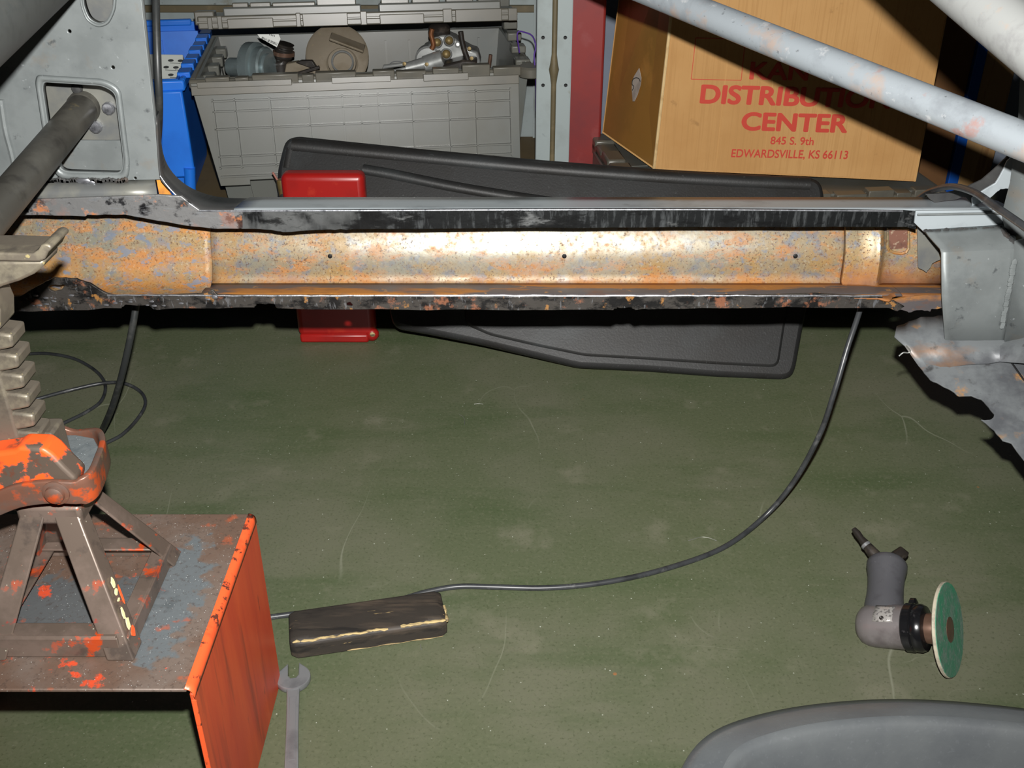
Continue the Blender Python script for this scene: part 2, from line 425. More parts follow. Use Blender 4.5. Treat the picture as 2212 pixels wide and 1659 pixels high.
K['tube_near'] = mat('brushed_pale_tube', rgb(176, 178, 176), [
    dict(c=rgb(150, 150, 150), s=60, lo=.5, hi=.66, d=6, st=(.3, 1.2, 1), rot=(0, 0, .9), a=.6),
    dict(c=rgb(196, 170, 150), s=40, lo=.60, hi=.68, d=8, a=.5)], rough=.5, metal=.1, k=.42)
K['tube_dark'] = mat('dusty_bare_tube', rgb(88, 86, 80), [
    dict(c=rgb(112, 110, 102), s=12, lo=.46, hi=.62, d=8, a=.8),
    dict(c=rgb(62, 60, 56), s=24, lo=.56, hi=.68, d=8, a=.8),
    dict(c=rgb(150, 138, 104), s=46, lo=.66, hi=.72, a=.5),
], rough=.5, metal=.3, bump=(90, .12, .001), k=0.75)
K['tube_grey'] = mat('dull_grey_hoop', rgb(112, 116, 114), [dict(c=rgb(140, 138, 130), s=10, lo=.55, hi=.68, a=.6), dict(c=rgb(90, 94, 92), s=60, lo=.5, hi=.7, a=.5)], rough=.5, metal=.3, k=0.55)
K['inner_plate'] = mat('pillar_inner_plate', rgb(150, 150, 142), [
    dict(c=rgb(120, 124, 128), s=16, lo=.45, hi=.62, a=.7), dict(c=rgb(190, 140, 90), s=30, lo=.64, hi=.70, a=.8),
    dict(c=rgb(92, 96, 100), s=40, lo=.62, hi=.7, a=.6)], rough=.4, metal=.3, k=0.72)
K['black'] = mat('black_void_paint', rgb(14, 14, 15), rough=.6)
K['rubber'] = mat('black_rubber_hose', rgb(46, 48, 48), [dict(c=rgb(76, 76, 72), s=40, lo=.52, hi=.68, a=.6), dict(c=rgb(24, 25, 25), s=18, lo=.54, hi=.66, a=.6)], rough=.42, spec=.5)
K['cable'] = mat('black_power_cable', rgb(58, 60, 62), [dict(c=rgb(98, 98, 98), s=60, lo=.58, hi=.68, a=.6), dict(c=rgb(30, 31, 32), s=25, lo=.5, hi=.64, a=.6)], rough=.36, spec=.6)
K['jack_orange'] = mat('chipped_orange_paint', rgb(226, 84, 32), [
    dict(c=rgb(96, 84, 74), s=26, lo=.53, hi=.57, d=8, a=1, me=.4, ro=.45),
    dict(c=rgb(190, 52, 48), s=20, lo=.60, hi=.64, a=.8),
    dict(c=rgb(120, 62, 40), s=50, lo=.58, hi=.66, a=.7)], rough=.45, bump=(26, .35, .001))
K['jack_worn'] = mat('worn_brown_steel', rgb(112, 98, 88), [
    dict(c=rgb(214, 84, 36), s=34, lo=.58, hi=.62, d=8, a=.95),
    dict(c=rgb(140, 122, 112), s=18, lo=.5, hi=.64, a=.6),
    dict(c=rgb(74, 66, 62), s=40, lo=.56, hi=.66, a=.6),
    dict(k='dots', c=rgb(226, 222, 200), s=150, lo=.12, hi=.08, m=(60, .5, .6), a=.9),
    dict(c=rgb(190, 62, 52), s=28, lo=.66, hi=.70, a=.7)], rough=.4, metal=.35, bump=(60, .2, .001), k=0.85)
K['jack_rust'] = mat('worn_red_brown_lever', rgb(124, 86, 70), [
    dict(c=rgb(206, 86, 40), s=38, lo=.54, hi=.60, d=8, a=.9),
    dict(c=rgb(108, 94, 86), s=24, lo=.5, hi=.6, a=.7),
    dict(c=rgb(160, 140, 104), s=60, lo=.64, hi=.7, a=.6)], rough=.4, metal=.3, bump=(60, .2, .001), k=0.8)
K['jack_post'] = mat('dusty_cast_ratchet', rgb(114, 106, 94), [
    dict(c=rgb(146, 138, 118), s=30, lo=.52, hi=.66, a=.7), dict(c=rgb(84, 78, 72), s=50, lo=.54, hi=.66, a=.6),
    dict(c=rgb(204, 188, 130), s=80, lo=.66, hi=.71, a=.7)], rough=.45, metal=.35, bump=(90, .3, .001), k=0.75)
K['dust'] = mat('grinding_dust', rgb(108, 114, 116), [
    dict(k='dots', c=rgb(226, 236, 240), s=260, lo=.16, hi=.08, m=(90, .46, .58), a=.9),
    dict(c=rgb(82, 90, 94), s=60, lo=.5, hi=.64, a=.6)], rough=.5, metal=.3, bump=(200, .5, .001))
K['cream'] = mat('cream_paint_chips', rgb(224, 214, 160), rough=.6)
K['stand_top'] = mat('rusty_stand_top', rgb(104, 84, 72), [
    dict(c=rgb(116, 104, 96), s=9, lo=.46, hi=.6, d=8, a=.8),
    dict(k='spot', c=rgb(100, 108, 112), at=(.125, -.01, .0), st=(1.9, .62, 1), s=60, j=.10, lo=.112, hi=.10, a=.9, me=.2),
    dict(k='spot', c=rgb(86, 92, 95), at=(.02, -.02, .0), st=(.55, 1.1, 1), s=60, j=.09, lo=.10, hi=.09, a=.85, me=.2),
    dict(c=rgb(216, 80, 46), s=17, lo=.62, hi=.645, d=8, a=.95),
    dict(c=rgb(176, 86, 50), s=30, lo=.60, hi=.66, d=8, a=.6),
    dict(k='dots', c=rgb(222, 226, 224), s=330, lo=.16, hi=.08, m=(70, .46, .58), a=.9), dict(c=rgb(70, 58, 52), s=240, lo=.55, hi=.66, a=.5)], rough=.5, metal=.2, bump=(90, .4, .001))
K['stand_side'] = mat('red_orange_stand_side', rgb(196, 72, 42), [
    dict(c=rgb(214, 88, 46), s=9, lo=.45, hi=.65, d=8, st=(3, 3, .35), a=.7),
    dict(c=rgb(140, 58, 40), s=13, lo=.54, hi=.68, d=8, st=(3, 3, .3), a=.8),
    dict(c=rgb(176, 40, 34), s=6, lo=.56, hi=.66, st=(2, 2, .6), a=.7),
    dict(c=rgb(90, 48, 38), s=22, lo=.66, hi=.72, st=(2, 2, .4), a=.7)], rough=.42, bump=(60, .12, .001))
K['stand_edge'] = mat('bright_orange_edge', rgb(232, 92, 48), [dict(c=rgb(70, 44, 36), s=90, lo=.57, hi=.62, d=6, st=(1, 1, 1), a=.95), dict(c=rgb(190, 70, 40), s=30, lo=.55, hi=.65, a=.6)], rough=.4)
K['wood_black'] = mat('blackened_wood', rgb(50, 45, 40), [
    dict(c=rgb(76, 66, 56), s=26, lo=.5, hi=.66, d=8, st=(.35, 2.2, 2.2), a=.8),
    dict(c=rgb(26, 24, 23), s=32, lo=.54, hi=.66, d=8, st=(.3, 2.5, 2.5), a=.8),
    dict(c=rgb(190, 164, 112), s=46, lo=.66, hi=.70, d=8, st=(.3, 2, 2), a=.85)], rough=.6, bump=(40, .5, .002))
K['wood_raw'] = mat('splintered_raw_wood', rgb(188, 166, 116), [dict(c=rgb(84, 70, 54), s=60, lo=.48, hi=.6, st=(.4, 2, 2), a=.9)], rough=.7, bump=(90, .5, .002))
K['chrome'] = mat('dull_chrome', rgb(140, 142, 144), [dict(c=rgb(104, 105, 108), s=22, lo=.5, hi=.66, a=.6)], rough=.3, metal=.45, bump=(60, .15, .001))
K['grind_body'] = mat('cast_grinder_body', rgb(140, 134, 134), [dict(c=rgb(100, 92, 92), s=18, lo=.5, hi=.66, a=.7), dict(c=rgb(176, 170, 170), s=90, lo=.66, hi=.72, a=.5)], rough=.36, metal=.5)
K['grind_grip'] = mat('dark_grey_grip', rgb(88, 88, 92), [dict(c=rgb(70, 68, 72), s=30, lo=.5, hi=.66, a=.6), dict(c=rgb(170, 168, 172), s=120, lo=.70, hi=.75, a=.6)], rough=.45, metal=.2)
K['black_gloss'] = mat('black_enamel', rgb(20, 20, 22), [dict(c=rgb(86, 84, 86), s=60, lo=.60, hi=.68, a=.6)], rough=.2, spec=.6)
K['brown_steel'] = mat('brown_steel', rgb(112, 86, 72), [dict(c=rgb(80, 62, 54), s=40, lo=.5, hi=.66, a=.6)], rough=.35, metal=.5)
K['disc_green'] = mat('green_abrasive', rgb(74, 132, 104), [
    dict(c=rgb(118, 134, 124), s=60, lo=.46, hi=.62, d=8, a=.7), dict(c=rgb(44, 146, 104), s=24, lo=.55, hi=.66, a=.6),
    dict(c=rgb(170, 178, 170), s=160, lo=.60, hi=.70, a=.5)], rough=.7, bump=(220, .5, .001))
K['disc_edge'] = mat('worn_disc_edge', rgb(186, 178, 158), [dict(c=rgb(120, 112, 100), s=80, lo=.5, hi=.66, a=.6)], rough=.6)
K['plate_label'] = mat('metal_label_plate', rgb(196, 192, 188), [dict(c=rgb(96, 92, 92), s=70, lo=.54, hi=.58, st=(4, 4, .5), a=.7)], rough=.35, metal=.5)
K['tote'] = mat('grey_tote_plastic', rgb(128, 130, 124), [dict(c=rgb(118, 116, 104), s=7, lo=.45, hi=.65, a=.7), dict(c=rgb(112, 122, 122), s=3, lo=.5, hi=.65, a=.5)], rough=.34, spec=.6, k=0.62)
K['tote_dark'] = mat('dusty_grey_tote_rim', rgb(126, 122, 110), [dict(c=rgb(104, 104, 98), s=12, lo=.5, hi=.66, a=.6)], rough=.32, spec=.6, k=0.62)
K['tote_blue'] = mat('blue_tote_plastic', rgb(34, 118, 226), [dict(c=rgb(26, 98, 200), s=7, lo=.5, hi=.66, a=.6)], rough=.4)
K['panel'] = mat('black_moulded_plastic', rgb(64, 64, 64), [
    dict(c=rgb(52, 48, 44), s=7, lo=.48, hi=.66, d=8, a=.7), dict(c=rgb(92, 98, 100), s=5, lo=.56, hi=.72, d=8, a=.6),
    dict(c=rgb(130, 134, 136), s=190, lo=.64, hi=.72, d=3, a=.4)], rough=.5, bump=(260, .25, .001), k=.42)
K['red_can'] = mat('red_painted_can', rgb(176, 30, 26), [dict(c=rgb(140, 26, 24), s=9, lo=.48, hi=.66, a=.6), dict(c=rgb(200, 60, 40), s=22, lo=.62, hi=.7, a=.5)], rough=.36, coat=.2, k=0.85)
K['brass'] = mat('dull_brass', rgb(132, 112, 70), [dict(c=rgb(96, 84, 60), s=40, lo=.5, hi=.65, a=.7)], rough=.45, metal=.5)
K['pinkrod'] = mat('pinkish_rod', rgb(150, 96, 84), rough=.5)
K['cardboard'] = mat('corrugated_cardboard', rgb(196, 156, 102), [
    dict(c=rgb(184, 140, 86), s=4, lo=.45, hi=.65, d=8, a=.7),
    dict(c=rgb(180, 138, 86), s=60, lo=.50, hi=.62, d=3, st=(4, 4, .08), a=.45),
    dict(c=rgb(150, 112, 70), s=30, lo=.66, hi=.74, d=8, a=.5)], rough=.75, spec=.2, bump=(120, .1, .001), dr=.8, k=1.12)
K['card_tape'] = mat('glossy_tape_over_cardboard', rgb(150, 108, 52), [dict(c=rgb(124, 94, 46), s=5, lo=.45, hi=.65, a=.7), dict(c=rgb(170, 122, 62), s=12, lo=.55, hi=.68, a=.6)], rough=.3, spec=.5, k=1.3)
K['card_brown'] = mat('brown_cardboard', rgb(132, 92, 54), [dict(c=rgb(116, 80, 46), s=5, lo=.45, hi=.65, a=.7)], rough=.75)
K['card_edge'] = mat('pale_cardboard_edge', rgb(222, 192, 140), [dict(c=rgb(190, 152, 100), s=40, lo=.5, hi=.65, a=.6)], rough=.7)
K['print'] = mat('red_box_print', rgb(200, 66, 48), rough=.7)
K['print_dark'] = mat('black_print', rgb(50, 52, 52), rough=.7)
K['white'] = mat('white_paper', rgb(222, 224, 220), rough=.6)
K['paper'] = mat('torn_grey_paper', rgb(196, 184, 172), [dict(c=rgb(160, 148, 140), s=20, lo=.5, hi=.62, a=.7)], rough=.7)
K['white_card'] = mat('white_parts_carton', rgb(198, 202, 196), rough=.55)
K['alu'] = mat('cast_aluminium', rgb(182, 184, 182), [dict(c=rgb(136, 138, 136), s=24, lo=.5, hi=.66, a=.7), dict(c=rgb(176, 158, 112), s=30, lo=.64, hi=.70, a=.6)], rough=.42, metal=.45, bump=(60, .2, .001), k=.7)
K['zinc'] = mat('zinc_plated', rgb(140, 154, 156), [dict(c=rgb(110, 120, 120), s=24, lo=.5, hi=.66, a=.6)], rough=.35, metal=.6)
K['iron'] = mat('rusty_brown_iron', rgb(124, 114, 98), [dict(c=rgb(104, 92, 72), s=14, lo=.48, hi=.64, d=8, a=.8), dict(c=rgb(140, 128, 100), s=60, lo=.62, hi=.7, a=.6)], rough=.6, metal=.2, bump=(60, .4, .001))
K['dirty_black'] = mat('oily_black', rgb(40, 36, 33), [dict(c=rgb(84, 76, 68), s=30, lo=.55, hi=.68, a=.6)], rough=.4)
K['copper'] = mat('brown_copper_pipe', rgb(138, 92, 62), rough=.35, metal=.6)
K['shelf'] = mat('grey_shelf_steel', rgb(150, 160, 160), [dict(c=rgb(128, 134, 132), s=9, lo=.48, hi=.66, d=8, a=.7), dict(c=rgb(120, 112, 90), s=16, lo=.62, hi=.7, d=8, a=.6), dict(c=rgb(60, 64, 66), s=30, lo=.68, hi=.72, d=9, a=.8)], rough=.5)
K['shelf_brown'] = mat('brown_stained_seam', rgb(96, 86, 62), [dict(c=rgb(120, 106, 78), s=20, lo=.5, hi=.65, a=.6)], rough=.6)
K['board'] = mat('brown_shelf_board', rgb(112, 96, 66), [dict(c=rgb(92, 78, 54), s=9, lo=.48, hi=.66, a=.7)], rough=.7)
K['red_post'] = mat('faded_red_paint', rgb(146, 46, 42), [dict(c=rgb(118, 46, 50), s=5, lo=.42, hi=.62, d=8, a=.8), dict(c=rgb(160, 84, 84), s=12, lo=.58, hi=.70, d=8, a=.5)], rough=.5)
K['purple'] = mat('purple_wire_insulation', rgb(84, 56, 140), rough=.5)
K['tub'] = mat('dark_grey_moulded_tub', rgb(112, 116, 118), [dict(c=rgb(96, 100, 104), s=20, lo=.45, hi=.66, a=.6), dict(c=rgb(134, 138, 142), s=260, lo=.60, hi=.70, d=3, a=.25)], rough=.27, spec=.9, coat=.3, bump=(300, .15, .0006), k=.36)
K['blue_tape'] = mat('blue_tape', rgb(20, 92, 190), rough=.5)
K['pine'] = mat('pale_pine_board', rgb(196, 156, 104), [dict(c=rgb(164, 118, 76), s=14, lo=.5, hi=.62, st=(3, 3, .3), a=.8)], rough=.65)
K['brown_panel'] = mat('dark_brown_slats', rgb(92, 78, 66), rough=.6)

# ------------------------------------------------------------------ the setting: floor and back wall
m = MB(); m.grid([[Vector((-4, -2, 0)), Vector((4, -2, 0))], [Vector((-4, 4.2, 0)), Vector((4, 4.2, 0))]])
f = obj('floor', m, K['floor'], smooth=0); struct(f)
m = MB(); m.box((0, 3.35, 1.3), (8, .06, 2.6))
w = struct(obj('wall_back', m, K['wall'], smooth=0))
m = MB()
for k in range(-6, 7): m.box((k*.62+.1, 3.312, 1.3), (.035, .02, 2.6))
obj('panel_seam', m, K['wall'], w, smooth=0)['kind'] = 'stuff'
m = MB(); m.box((0, 3.31, .78), (8, .03, .03)); obj('wall_rail', m, K['shelf'], w, smooth=0)

# ------------------------------------------------------------------ car body
car = thing('car_body', 'stripped grey car body with rusty cut-open door sill and roll cage tubes', 'car', (0.0, 1.27, .39))
def MY(Y): return frame((0, Y, 0), (1, 0, 0), (0, 0, 1))
def pY(pts, Y): return [(atY(x, y, Y).x, atY(x, y, Y).z) for x, y in pts]
def zY(py, Y): return atY(CX, py, Y).z
def xY(px, py, Y): return atY(px, py, Y).x

# sill top rail
prof = [(1.249, zY(456, 1.249)), (1.254, zY(451, 1.254)), (1.262, zY(448.5, 1.262)), (1.288, zY(439, 1.288)), (1.297, zY(435.5, 1.297)), (1.335, zY(427.5, 1.335)), (1.355, zY(430, 1.355)-.03)]
x0, x1 = xY(505, 455, 1.25), xY(2190, 455, 1.25)
m = MB(); m.grid([[Vector((x0+(x1-x0)*k/40, y, z)) for y, z in prof] for k in range(41)])
obj('sill_top', m, K['grey_smooth'], car, smooth=60, solid=.002)
# upper flange, scraped black part and rusty rear part
MU = MY(1.25)
top = [(525, 455), (800, 454), (1100, 452.5), (1500, 452), (1950, 455), (1978, 456)]
bot = [(1976, 493), (1955, 488), (1700, 488.5), (1400, 489), (1000, 491), (760, 493), (700, 494), (612, 499), (585, 494), (525, 492)]
o2 = pY(top, 1.25) + jag(pY(bot, 1.25), 5, .0006)
plate('scraped_flange', [o2], .005, K['scrape'], car, MU, bevel=.001)
top = [(20, 436), (75, 431), (182, 427), (345, 421.5), (392, 424), (412, 440), (432, 454), (470, 455), (525, 455)]
bot = [(525, 491), (470, 492), (420, 487), (345, 475), (272, 461), (190, 461.5), (184, 465), (60, 462), (-60, 462), (-60, 440)]
plate('ground_flange', [pY(top, 1.25) + jag(pY(bot, 1.25), 4, .0006)], .005, K['scrape_rust'], car, MU, bevel=.001)
m = MB(); m.tube([atY(x, y, 1.2465) for x, y in ((430, 455), (470, 456), (525, 456), (800, 455), (1100, 453.5), (1500, 453), (1950, 456))], .0011, 6)
obj('ground_edge', m, K['bright'], car)
# inner sill: the rusty wall of the open channel
R_ = [(470, 1.342), (488, 1.3345), (505, 1.3285), (518, 1.3245), (530, 1.3212), (545, 1.318), (560, 1.316), (575, 1.3148), (590, 1.3142), (604, 1.3136), (613, 1.309)]
L_ = [(613, 1.309), (618, 1.298), (626, 1.278), (634, 1.264), (640, 1.256)]
def wall_rows(pxs, prof, dy=0, off=None):
    rows = []
    for k, px in enumerate(pxs):
        x = xY(px, 560, 1.327); o_ = off[k] if off else 0
        rows.append([Vector((x, y+dy+o_, zY(py, y))) for py, y in prof])
    return rows
def span(a, b, n): return [a+(b-a)*k/n for k in range(n+1)]
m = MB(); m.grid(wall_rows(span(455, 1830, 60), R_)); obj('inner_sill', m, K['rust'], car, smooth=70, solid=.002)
m = MB(); m.grid(wall_rows(span(455, 2034, 70), L_)); obj('inner_sill_lip', m, K['rust_lip'], car, smooth=70, solid=.002)
LL = [(440, 1.352), (462, 1.343), (490, 1.334), (530, 1.324), (570, 1.318), (600, 1.308), (622, 1.29), (634, 1.270), (638, 1.264)]
m = MB(); m.grid(wall_rows(span(-160, 464, 40), LL, -.006)); obj('inner_sill_patch', m, K['rust_left'], car, smooth=70, solid=.003)
px_ = [1815, 1816, 1840, 1866, 1876, 1884, 1890, 1897, 1906, 1920, 1975, 2036]
off = [0, -.006, -.006, -.0065, -.012, -.014, -.011, -.002, .002, .002, .001, 0]
m = MB(); m.grid(wall_rows(px_, R_ + L_[1:], -.002, off)); obj('inner_sill_end', m, K['rust_end'], car, smooth=50, solid=.002)
plate('sill_foot', [jag(pY([(1922, 648), (1960, 640), (2034, 636), (2036, 664), (2012, 666), (2008, 672), (1985, 669), (1962, 674), (1946, 668), (1932, 668)], 1.256), 4, .001, True)], .003, K['rust_lip'], car, MY(1.256))
# pocket in the front end of the sill
pk = [(1918, 494), (1963, 494), (1963, 536), (1957, 545), (1946, 548), (1932, 546), (1921, 541), (1917, 532)]
plate('pocket_floor', [pY(pk, 1.320)], .003, K['rust_dark'], car, MY(1.320))
m = MB(); m.tube([atY(x, y, 1.3165) for x, y in pk], .0022, 6, closed=True); obj('pocket_rim', m, K['rust_end'], car)
for px in (713, 1219, 1718):
    p = atY(px, 553, 1.3158); m = MB(); m.lathe(p, (0, -1, 0), [(.0032, 0), (.0032, .0012), (.0022, .0018), (.0018, .0002)], 14)
    obj('drill_hole', m, K['black'], car)
# torn tongue of metal in front of the sill end
tg = [(1981, 480), (1999, 497), (2014, 512), (2026, 535), (2031, 560), (2013, 569), (2009, 578), (2001, 588), (1992, 582), (1983, 577)]
plate('torn_tongue', [jag(pY(tg, 1.296), 3, .0007, True)], .0018, K['inner_plate'], car, MY(1.296))
# lower flange
tp = [(20, 645), (52, 637), (95, 612), (118, 600), (165, 602), (195, 612), (232, 634), (262, 639), (340, 637), (445, 634), (458, 626), (470, 637), (700, 638), (1000, 640), (1400, 640), (1760, 634), (1905, 643), (1930, 650)]
bt = [(1950, 661), (1938, 670), (1915, 663), (1700, 661), (1555, 664), (1400, 666), (1372, 668), (1366, 662), (1332, 662), (1324, 668), (1200, 668), (1000, 666), (900, 668), (600, 664), (594, 655), (553, 654), (549, 662), (400, 664), (340, 668), (318, 657), (272, 656), (262, 664), (120, 669), (20, 671)]
h1 = [(103, 619), (113, 613), (128, 614), (137, 612), (152, 618), (166, 616), (172, 620), (160, 622), (140, 619), (134, 627), (119, 630), (108, 626)]
h2 = [(158, 653), (176, 652), (178, 656), (160, 657)]
h3 = [(747, 660), (749, 652), (757, 650), (763, 656), (762, 662)]
plate('burnt_flange', [jag(pY(tp, 1.25), 4, .0008)+jag(pY(bt, 1.25), 4, .0012), jag(pY(h1, 1.25), 2, .0006, True), pY(h2, 1.25), pY(h3, 1.25)], .004, K['scrape_low'], car, MU, bevel=.0008)
m = MB(); m.tube([atY(x, y, 1.2465)+Vector((0, 0, random.uniform(-.0006, .0006))) for x, y in [(232+k*(1905-232)/80, 639 if k > 11 else 638) for k in range(81)]], .0012, 6)
obj('ground_edge', m, K['bright'], car)
sp = MB()
for k in range(26):
    px = random.choice((random.uniform(60, 250), random.uniform(240, 470))); p = atY(px, 645+random.uniform(-8, 16), 1.246)
    sp.ball(p, random.uniform(.0012, .0028), 6, (1.6, .5, .7))
obj('weld_spatter', sp, K['bright'], car)['kind'] = 'stuff'

# B pillar panel with its two openings
YP = 1.272; MP = MY(YP)
out = [(-260, -160), (290, -160), (305, 0), (318, 120), (333, 260), (345, 386), (300, 387), (250, 390), (115, 387), (0, 392), (-260, 398)]
op1 = round_poly(pY([(178, -60), (247, -60), (246, 18), (232, 46), (212, 52), (192, 40), (180, 10)], YP), .010)
op2 = round_poly(pY([(95, 176), (222, 184), (250, 200), (268, 345), (263, 374), (130, 370), (107, 290), (92, 190)], YP), .012)
holes = [circ(*pY([(151, 67)], YP)[0], .0030, 10), circ(*pY([(245, 145)], YP)[0], .0030, 10), circ(*pY([(293, 388-4)], YP)[0], .0026, 10)]
plate('pillar_panel', [pY(out, YP), op1, op2]+holes, .003, K['grey'], car, MP, bevel=.0008)
for nm, op in (('opening_lip', op1), ('opening_lip', op2)):
    cx = sum(p[0] for p in op)/len(op); cz = sum(p[1] for p in op)/len(op)
    rows = []
    for sc, yy in ((1.16, -.0016), (1.11, -.0040), (1.06, -.0040), (1.015, -.0005), (1.0, .008)):
        rows.append([Vector((cx+(p[0]-cx)*sc, YP+yy, cz+(p[1]-cz)*sc)) for p in op])
    m = MB(); m.grid(rows, True); obj(nm, m, K['grey'], car, smooth=80, solid=.0012)
# return edge of the panel
e = [atY(x, y, YP) for x, y in ((290, -160), (305, 0), (318, 120), (333, 260), (345, 386))]
m = MB(); m.grid([[p, p+Vector((-.004, .02, 0)), p+Vector((-.02, .06, 0))] for p in e]); obj('pillar_return', m, K['grey'], car, smooth=20, solid=.002)
m = MB(); m.tube(smooth_path([atY(x, y, YP-.002) for x, y in ((2, 215), (12, 280), (25, 330), (34, 372))]), .004, 8); obj('pressed_bead', m, K['grey'], car)
# plates behind the openings
plate('inner_pillar_plate', [pY([(-200, -160), (290, -160), (300, 300), (-200, 312)], 1.352), pY([(150, 211), (178, 212), (172, 226), (150, 238)], 1.352)], .003, K['inner_plate'], car, MY(1.352))
plate('inner_pillar_plate', [pY([(-200, 300), (305, 303), (318, 430), (-200, 430)], 1.335)], .003, K['grey'], car, MY(1.335))
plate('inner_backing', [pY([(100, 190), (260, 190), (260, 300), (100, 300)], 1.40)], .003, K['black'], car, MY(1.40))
for px, py, r in ((208, 273, .0085), (236, 233, .0085), (168, 190, .007)):
    p = atY(px, py, 1.350); m = MB(); m.lathe(p, (0, -1, 0), [(r, 0), (r, .005), (r*.8, .007), (.0, .008)], 10)
    obj('bolt_head', m, K['bright'] if px != 168 else K['grey_dark'], car, smooth=30)
# weld and sloping skirt between pillar and flange
a = [(-260, 398), (60, 392), (115, 389), (200, 391), (260, 391), (335, 389)]
b = [(-260, 442), (30, 434), (90, 430), (190, 427), (270, 425), (340, 422)]
m = MB(); m.grid([[atY(*p, YP-.001), atY((p[0]+q[0])/2, (p[1]+q[1])/2-1, 1.258), atY(*q, 1.2515)] for p, q in zip(a, b)])
obj('pillar_skirt', m, K['inner_plate'], car, smooth=40, solid=.002)
wd = MB()
for k in range(60):
    px = 100+k*2.9; wd.ball(atY(px, 391+1.5*math.sin(k*.5)+random.uniform(-1, 1), 1.267), .0033, 6, (1.2, .6, 1.0+.4*random.random()))
obj('weld_seam', wd, K['grey_dark'], car)['kind'] = 'stuff'
m = MB(); m.ball(atY(180, 391, 1.266), .004, 8, (2.6, .6, 1)); m.ball(atY(196, 394, 1.266), .003, 8, (2, .5, 1)); obj('weld_spatter', m, K['bright'], car)['kind'] = 'stuff'
plate('rust_patch', [pY([(338, 385), (352, 384), (372, 424), (345, 424)], 1.285)], .002, K['rust_orange'], car, MY(1.285))
# curved jamb between pillar and sill
o_ = [(342, 240), (346, 300), (354, 342), (372, 374), (402, 401), (440, 419), (482, 428), (534, 430)]
i_ = [(338, 255), (341, 320), (346, 378), (356, 398), (384, 424), (410, 443), (440, 456), (518, 457)]
rows = [[atY(*q, 1.253+.012*max(0, 1-k/4)), atY(q[0]*.6+p[0]*.4, q[1]*.6+p[1]*.4, 1.285), atY(*p, 1.325)] for k, (p, q) in enumerate(zip(o_, i_))]
rows = [smooth_path([r[j] for r in rows], 4) for j in range(3)]
m = MB(); m.grid([list(r) for r in rows]); obj('door_jamb', m, K['grey_dark'], car, smooth=60, solid=.002)
m = MB(); m.tube(smooth_path([atY(x, y, 1.252) for x, y in ((346, 380), (362, 402), (386, 427), (412, 447), (436, 457), (470, 458))], 5), .0008, 6); obj('ground_edge', m, K['bright'], car)

# front post at the right
def quad(name, pts, mt, nx=6, ny=4, th=.002):
    P = [atY(*p) for p in pts]; m = MB(); rows = []
    for i in range(ny+1):
        t = i/ny; a, b = P[0].lerp(P[3], t), P[1].lerp(P[2], t); rows.append([a.lerp(b, j/nx) for j in range(nx+1)])
    m.grid(rows); return obj(name, m, mt, car, smooth=50, solid=th)
plate('post_plate', [pY([(1979, 456), (2166, 454), (2190, 470), (2182, 494), (1996, 499), (1984, 488), (1976, 480)], 1.243)], .004, K['grey_smooth'], car, MY(1.243), bevel=.001)
m = MB(); m.tube([atY(x, y, 1.239) for x, y in ((1982, 464), (2080, 462), (2170, 461))], .0016, 6); obj('flange_fold', m, K['grey'], car)
# stepped box face: one folded sheet
rows = []
for (l, ly), (r, ry), Y in (((1996, 498), (2186, 486), 1.240), ((2006, 510), (2190, 500), 1.228), ((2030, 537), (2196, 528), 1.206), ((2033, 546), (2197, 538), 1.200), ((2034, 640), (2188, 640), 1.196), ((2041, 738), (2172, 742), 1.192)):
    a, b = atY(l, ly, Y), atY(r, ry, Y); rows.append([a.lerp(b, j/10) for j in range(11)])
m = MB(); m.grid(rows); obj('post_box_face', m, K['grey'], car, smooth=50, solid=.003)
rows = []
for (l, ly, Yl), (r, ry, Yr) in (((2192, 520, 1.200), (2420, 470, 1.13)), ((2186, 640, 1.194), (2420, 640, 1.13)), ((2168, 742, 1.190), (2420, 775, 1.13))):
    a, b = atY(l, ly, Yl), atY(r, ry, Yr); rows.append([a.lerp(b, j/4) for j in range(5)])
m = MB(); m.grid(rows); obj('post_side', m, K['grey'], car, smooth=50, solid=.003)
sm = MB()
for k in range(30):
    t = k/29; p = atY(2192-28*t+random.uniform(-2, 2), 566+140*t, 1.188); sm.ball(p, .0042*random.uniform(.7, 1.15), 7, (1, .55, 1))
obj('weld_seam', sm, K['grey'], car)['kind'] = 'stuff'
sm = MB()
for k in range(46):
    t = k/45; p = atY(2000+165*t, 499-5*t+random.uniform(-2.5, 4), 1.236); sm.ball(p, .003*random.uniform(.6, 1.2), 6, (1.2, .6, .8))
for k in range(26):
    t = k/25; p = atY(2168+26*t, 498+38*t+random.uniform(-3, 3), 1.224-.02*t); sm.ball(p, .004*random.uniform(.6, 1.2), 6, (1, .6, 1))
obj('weld_seam', sm, K['grey_dark'], car)['kind'] = 'stuff'
# pillar rising at the right edge
rows = []
for (l, ly), (r, ry) in (((2214, -60), (2420, -60)), ((2200, 250), (2420, 250)), ((2182, 392), (2420, 392)), ((2164, 462), (2420, 462)), ((2172, 500), (2420, 500)), ((2205, 560), (2420, 560))):
    a, b = atY(l, ly, 1.225), atY(r, ry, 1.17); rows.append([a.lerp(b, j/4) for j in range(5)])
m = MB(); m.grid(rows); obj('hinge_pillar', m, K['grey'], car, smooth=30, solid=.003)
